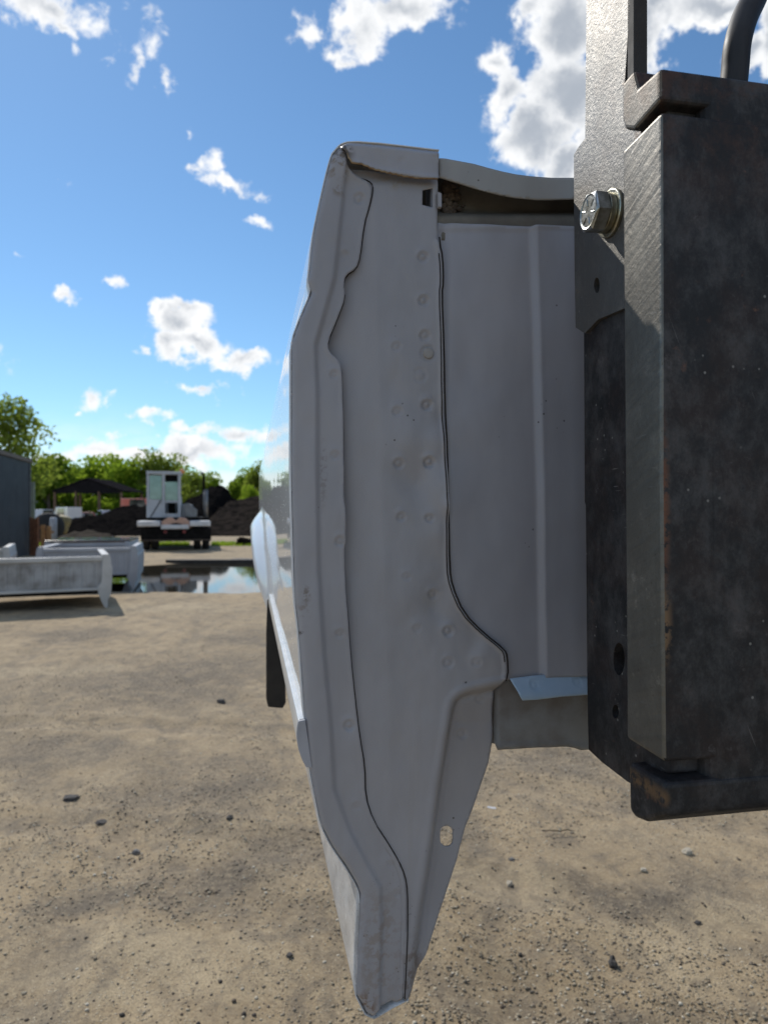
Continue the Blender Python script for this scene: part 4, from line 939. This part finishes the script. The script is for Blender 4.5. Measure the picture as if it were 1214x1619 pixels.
# recess under the rail
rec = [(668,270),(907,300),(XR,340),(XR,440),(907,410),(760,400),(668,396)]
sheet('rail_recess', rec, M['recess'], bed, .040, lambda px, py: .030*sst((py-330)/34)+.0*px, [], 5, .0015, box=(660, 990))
V = []; Fc = []
r = np.random.default_rng(12)
for k in range(90):
    B_, F_ = blob(1, int(k), .8); x = 700+abs(r.normal())*12; y = r.uniform(288, 343); p = bed_uvw(x, y, .034); s = r.uniform(.0015, .005); V_ = B_*s+np.array((p[0], p[1]-.001, p[2]+WB)); k0 = len(V); V += [tuple(q) for q in V_]; Fc += [tuple(i+k0 for i in f) for f in F_]
mo = link('caked_mud', mesh(V, Fc, True), M['mud'], bed); mo['kind'] = 'stuff'
# curved top rail, a folded sheet with a real top face
rt = [(694.5,250),(704.5,250.7),(722,254),(749,259),(772,265.5),(793.5,271),(815,275.5),(838,278.5),(871,281),(907,281),(1000,284),(XR,318)]
rb = [(XR,352),(1000,317),(907,314.5),(870,315.8),(849,315.8),(815.7,312.7),(792,308.6),(771,303.4),(748,297),(726.7,290),(708,284.5),(694.5,280)]
sheet('top_rail', rt+rb, M['paint_rail'], bed, .0035, None, [], 4, .0018, box=(690, 990))
mb = MB(); tp = [bed_uvw(x, y, .0055) for x, y in dens_line(rt, 12)]
for a, b in zip(tp[:-1], tp[1:]): mb.add([(a[0], .0056, a[2]+WB), (b[0], .0056, b[2]+WB), (b[0], .075, b[2]+WB+.004), (a[0], .075, a[2]+WB+.004)], [(0, 1, 2, 3)])
mb.obj('rail_top', M['paint_rail'], bed, smooth=True, normals=False)
# sill cross member and pale lip
sil = [(786,1090),(802,1071),(929,1064),(1000,1062),(XR,1030),(XR,1140),(1000,1178),(918,1186),(912,1184),(896.6,1177.7),(860,1180),(786,1185.5)]
sheet('sill_crossmember', sil, M['member'], bed, .012, lambda px, py: .002*np.exp(-((py-1180)/5)**2), [], 5, .02, box=(780, 960))
lipq = [(805,1072),(841,1068),(928,1062.5),(990,1060)]; lipb = [(990,1089.5),(928,1092.8),(880,1096),(840,1101),(818,1102),(815,1097),(811,1086)]
sheet('wall_lip', lipq+lipb, M['strip'], bed, .004, lambda px, py: .014*sst((py-1064)/34)+spots(px, py, ((841,1081,1.2),(910,1077,1.2))), [], 3, .0014)
# floor, rear parts and the other side panel
u0, u1 = bed_uvw(700, 0)[0], 1.56
MB().box((u0, .05, WB-.205), (u1, LV, WB-.185)).obj('bed_floor', M['paint_wall'], bed)
for k in range(5): MB().box((u0+.05, .45+k*.45, WB-.27), (u1-.05, .52+k*.45, WB-.206)).obj('crossmember', M['member'], bed)
MB().box((u0-.02, LV-.05, WB-.19), (u1, LV, WB+.33)).obj('tailgate', M['skin'], bed, bevel=.01)
o2 = skin.copy(); COL.objects.link(o2); o2.scale = (-1, 1, 1); o2.location = (1.66, 0, 0)
iu = bed_uvw(694, 240)[0]
MB().box((iu-.004, .02, WB-.19), (iu, LV, WB+.375)).obj('inner_side_wall', M['paint_wall'], bed)
MB().box((1.66-iu, .02, WB-.19), (1.664-iu, LV, WB+.36)).obj('inner_side_wall', M['paint_wall'], bed)

# ================================================================== FORKLIFT CARRIAGE
fl = empty('forklift', (0, .7, 0), YAW)
tag(fl, 'dark steel forklift carriage with a bolted side plate and hoses at the right edge', 'forklift')
def onU(px, py, u):
    c, s = math.cos(YAW), math.sin(YAW); dx = (px-CX)/F; dz = (CY-py)/F
    t = (u+.7*s)/(dx*c+s); return (-t*dx*s+(t-.7)*c, t*dz+CAM_H)          # (v, height)
UA, UB = .161, .190
def side_prism(name, pix, u, width, m, bevel=.003, mend=None, seg=3):
    pts = [onU(x, y, u) for x, y in pix]; o = MB().prism([(a, b) for a, b in pts], 0, u, u+width).obj(name, m, fl, bevel=bevel, seg=seg)
    if mend:
        o.data.materials.append(mend)
        for f in o.data.polygons:
            if f.normal.x < -.9: f.material_index = 1
    return o
side_prism('carriage_block', [(983,239),(1045,176),(1046,500),(1046,765),(1050,1196),(1050,1206),(989.8,1167)], UA, .95, M['steel'], .003, M['steel_end'])
side_prism('top_hook', [(982,133),(1001,110),(1008,138),(1043,106),(1043,158),(1001,206),(986,205),(982,190)], UA, .95, M['steel'], .0035, M['hook'])
side_prism('bottom_hook', [(992,1204),(1053,1238),(1053,1291),(1018,1299.5),(1002,1293),(993.5,1281)], UA, .95, M['steel'], .006, M['steel'])
# neck that joins hooks and block behind the notch
def inner_prism(name, pix, u, width, m, bevel):
    pts = [onU(x, y, UA) for x, y in pix]; return MB().prism([(a, b) for a, b in pts], 0, u, u+width).obj(name, m, fl, bevel=bevel, seg=4)
inner_prism('carriage_neck', [(989,150),(1030,150),(1034,1225),(992,1225)], UA+.012, .90, M['steel'], .002)
inner_prism('carriage_face', [(989,150),(1043.6,109),(1051.5,1290),(994,1225)], UA+.036, .913, M['steel'], .010)
# side plate with chamfers, holes, and the narrower part below
def map_side(px, py, u):
    a = onU(px, py, u); return (u, a[0], a[1])
def hole(cx, cy, rx, ry): return [(cx+rx*math.cos(a), cy+ry*math.sin(a)) for a in np.linspace(0, 2*math.pi, 17)[:-1]]
def side_sheet(name, pix, u, holes, m, thick, bevel=.0012):
    o = sheet(name, pix, m, fl, u, None, holes, 9, thick, mapper=map_side, smooth=False)
    return o
side_sheet('side_plate', [(935,205),(970,172),(1040,120),(1040,470),(985,488),(945,505),(924,527),(909.4,517.6),(908.3,450),(907.5,399),(906.7,245),(913,234)], UB, [hole(943, 451, 4.5, 12.5)], M['plate'], .014)
side_sheet('side_plate', [(922.6,500),(1040,440),(1040,1262),(991,1235.5),(950.7,1204.6),(930,1185),(928,1089),(925.6,800),(924,793)], UB+.004, [hole(978, 1042, 9, 26), hole(972.5, 1125, 5.2, 11)], M['steel'], .014)  # lower plate lies in shade, painted in with the darker steel
MB().box((UB+.05, onU(1035, 0, UB)[0], CAM_H-.2), (UB+.06, onU(925, 0, UB)[0], CAM_H+.25)).obj('plate_backing', M['black'], fl)
# backrest upright: flat bar, and its front edge with the shade as black colour
side_sheet('backrest_bar', [(929.5,-260),(1006,-260),(995,0),(989,100),(984,175),(970,200),(940,226),(925.4,221),(924.6,217)], UB+.002, [], M['plate'], .014)
a = onU(990, 0, UB+.002)[0]; b = onU(930, 0, UB+.002)[0]
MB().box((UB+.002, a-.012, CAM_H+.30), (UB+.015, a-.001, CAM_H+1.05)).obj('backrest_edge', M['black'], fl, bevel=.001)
MB().box((UB+.0021, b-.01, CAM_H+1.0), (UB+.9, b, CAM_H+1.06)).obj('backrest_top_bar', M['steel'], fl, bevel=.003)
for k in range(3): MB().box((UB+.38+k*.22, b-.012, CAM_H+.33), (UB+.40+k*.22, b-.011+.012, CAM_H+1.0)).obj('backrest_bar', M['steel'], fl, bevel=.002)
# hydraulic hoses
def P3(px, py, Yd):
    x, y, z = at(px, py, Yd); c, s = math.cos(YAW), math.sin(YAW); return (x*c+(y-.7)*s, -x*s+(y-.7)*c, z)
pp = [P3(1157, 150, .62), P3(1161, 112, .62), P3(1165, 70, .62), P3(1176, 30, .63), P3(1190, 0, .64), P3(1212, -50, .66), P3(1250, -110, .68), P3(1310, -150, .7), P3(1400, -160, .72), P3(1520, -90, .75), P3(1580, 120, .75), P3(1600, 600, .75)]
def cat(pts, n=6):
    P_ = [Vector(p) for p in pts]; P_ = [P_[0]*2-P_[1]]+P_+[P_[-1]*2-P_[-2]]; o = []
    for i in range(1, len(P_)-2):
        for k in range(n):
            t_ = k/n; a, b, c, d_ = P_[i-1:i+3]; o.append(.5*((2*b)+(c-a)*t_+(2*a-5*b+4*c-d_)*t_**2+(3*b-a-3*c+d_)*t_**3))
    return o+[P_[-2]]
MB().tube(cat(pp), .0118, 18, True, (0, 1, 0)).obj('hydraulic_hose', M['hose'], fl, smooth=True)
# bolt with washers through the side plate
bc = onU(966, 338, UB); bolt = empty('bolt', (UB, bc[0], bc[1])); bolt.parent = fl
MB().lathe([(.0085, -.0035), (.0205, -.0035), (.0215, -.0028), (.0215, -.0003), (.0085, -.0003)], 40, 0).obj('flat_washer', M['washer'], bolt, smooth=False, bevel=.0004)
MB().lathe([(.0085, -.0095), (.0175, -.0095), (.0175, -.0038), (.0085, -.0038)], 36, 0).obj('spring_washer', M['washer'], bolt, bevel=.0005)
mb = MB(); hexp = lambda r_, x: [(x, r_*math.cos(R(60*k+12)), r_*math.sin(R(60*k+12))) for k in range(6)]
rings = [hexp(.0185, -.0100), hexp(.0185, -.0215)]
V = rings[0]+rings[1]
n_ = 36; c1 = [(-.0235, .0152*math.cos(2*math.pi*k/n_+R(12)), .0152*math.sin(2*math.pi*k/n_+R(12))) for k in range(n_)]
Fh = [(k, (k+1) % 6, 6+(k+1) % 6, 6+k) for k in range(6)]+[tuple(range(6))[::-1]]
V += c1
for k in range(6):
    for j in range(6): Fh.append((6+k, 12+(k*6+j) % n_, 12+(k*6+j+1) % n_))
    Fh.append((6+k, 12+(k*6+6) % n_, 6+(k+1) % 6))
V.append((-.0228, 0, 0)); c2 = [(-.0228, .0135*math.cos(2*math.pi*k/n_+R(12)), .0135*math.sin(2*math.pi*k/n_+R(12))) for k in range(n_)]; k0 = len(V); V += c2
for k in range(n_): Fh += [(12+k, k0+k, k0+(k+1) % n_, 12+(k+1) % n_), (k0+k, k0-1, k0+(k+1) % n_)]
mb.add(V, Fh); mb.obj('bolt_head', M['zinc'], bolt, bevel=.0004)
for k in range(6):
    a = R(60*k+20); MB().tube([(-.0229, .0055*math.cos(a), .0055*math.sin(a)), (-.0230, .0120*math.cos(a), .0120*math.sin(a))], .0005, 6).obj('grade_mark', M['zinc'], bolt)
MB().tube([(-.0095, 0, 0), (.02, 0, 0)], .0083, 12).obj('bolt_shank', M['zinc'], bolt)
# mast channels behind the carriage, outside the frame
for u in (.62, 1.02): MB().box((u, -.42, .05), (u+.08, -.30, 3.0)).obj('mast_channel', M['steel'], fl, bevel=.006)
print('verts', sum(len(m.vertices) for m in bpy.data.meshes))
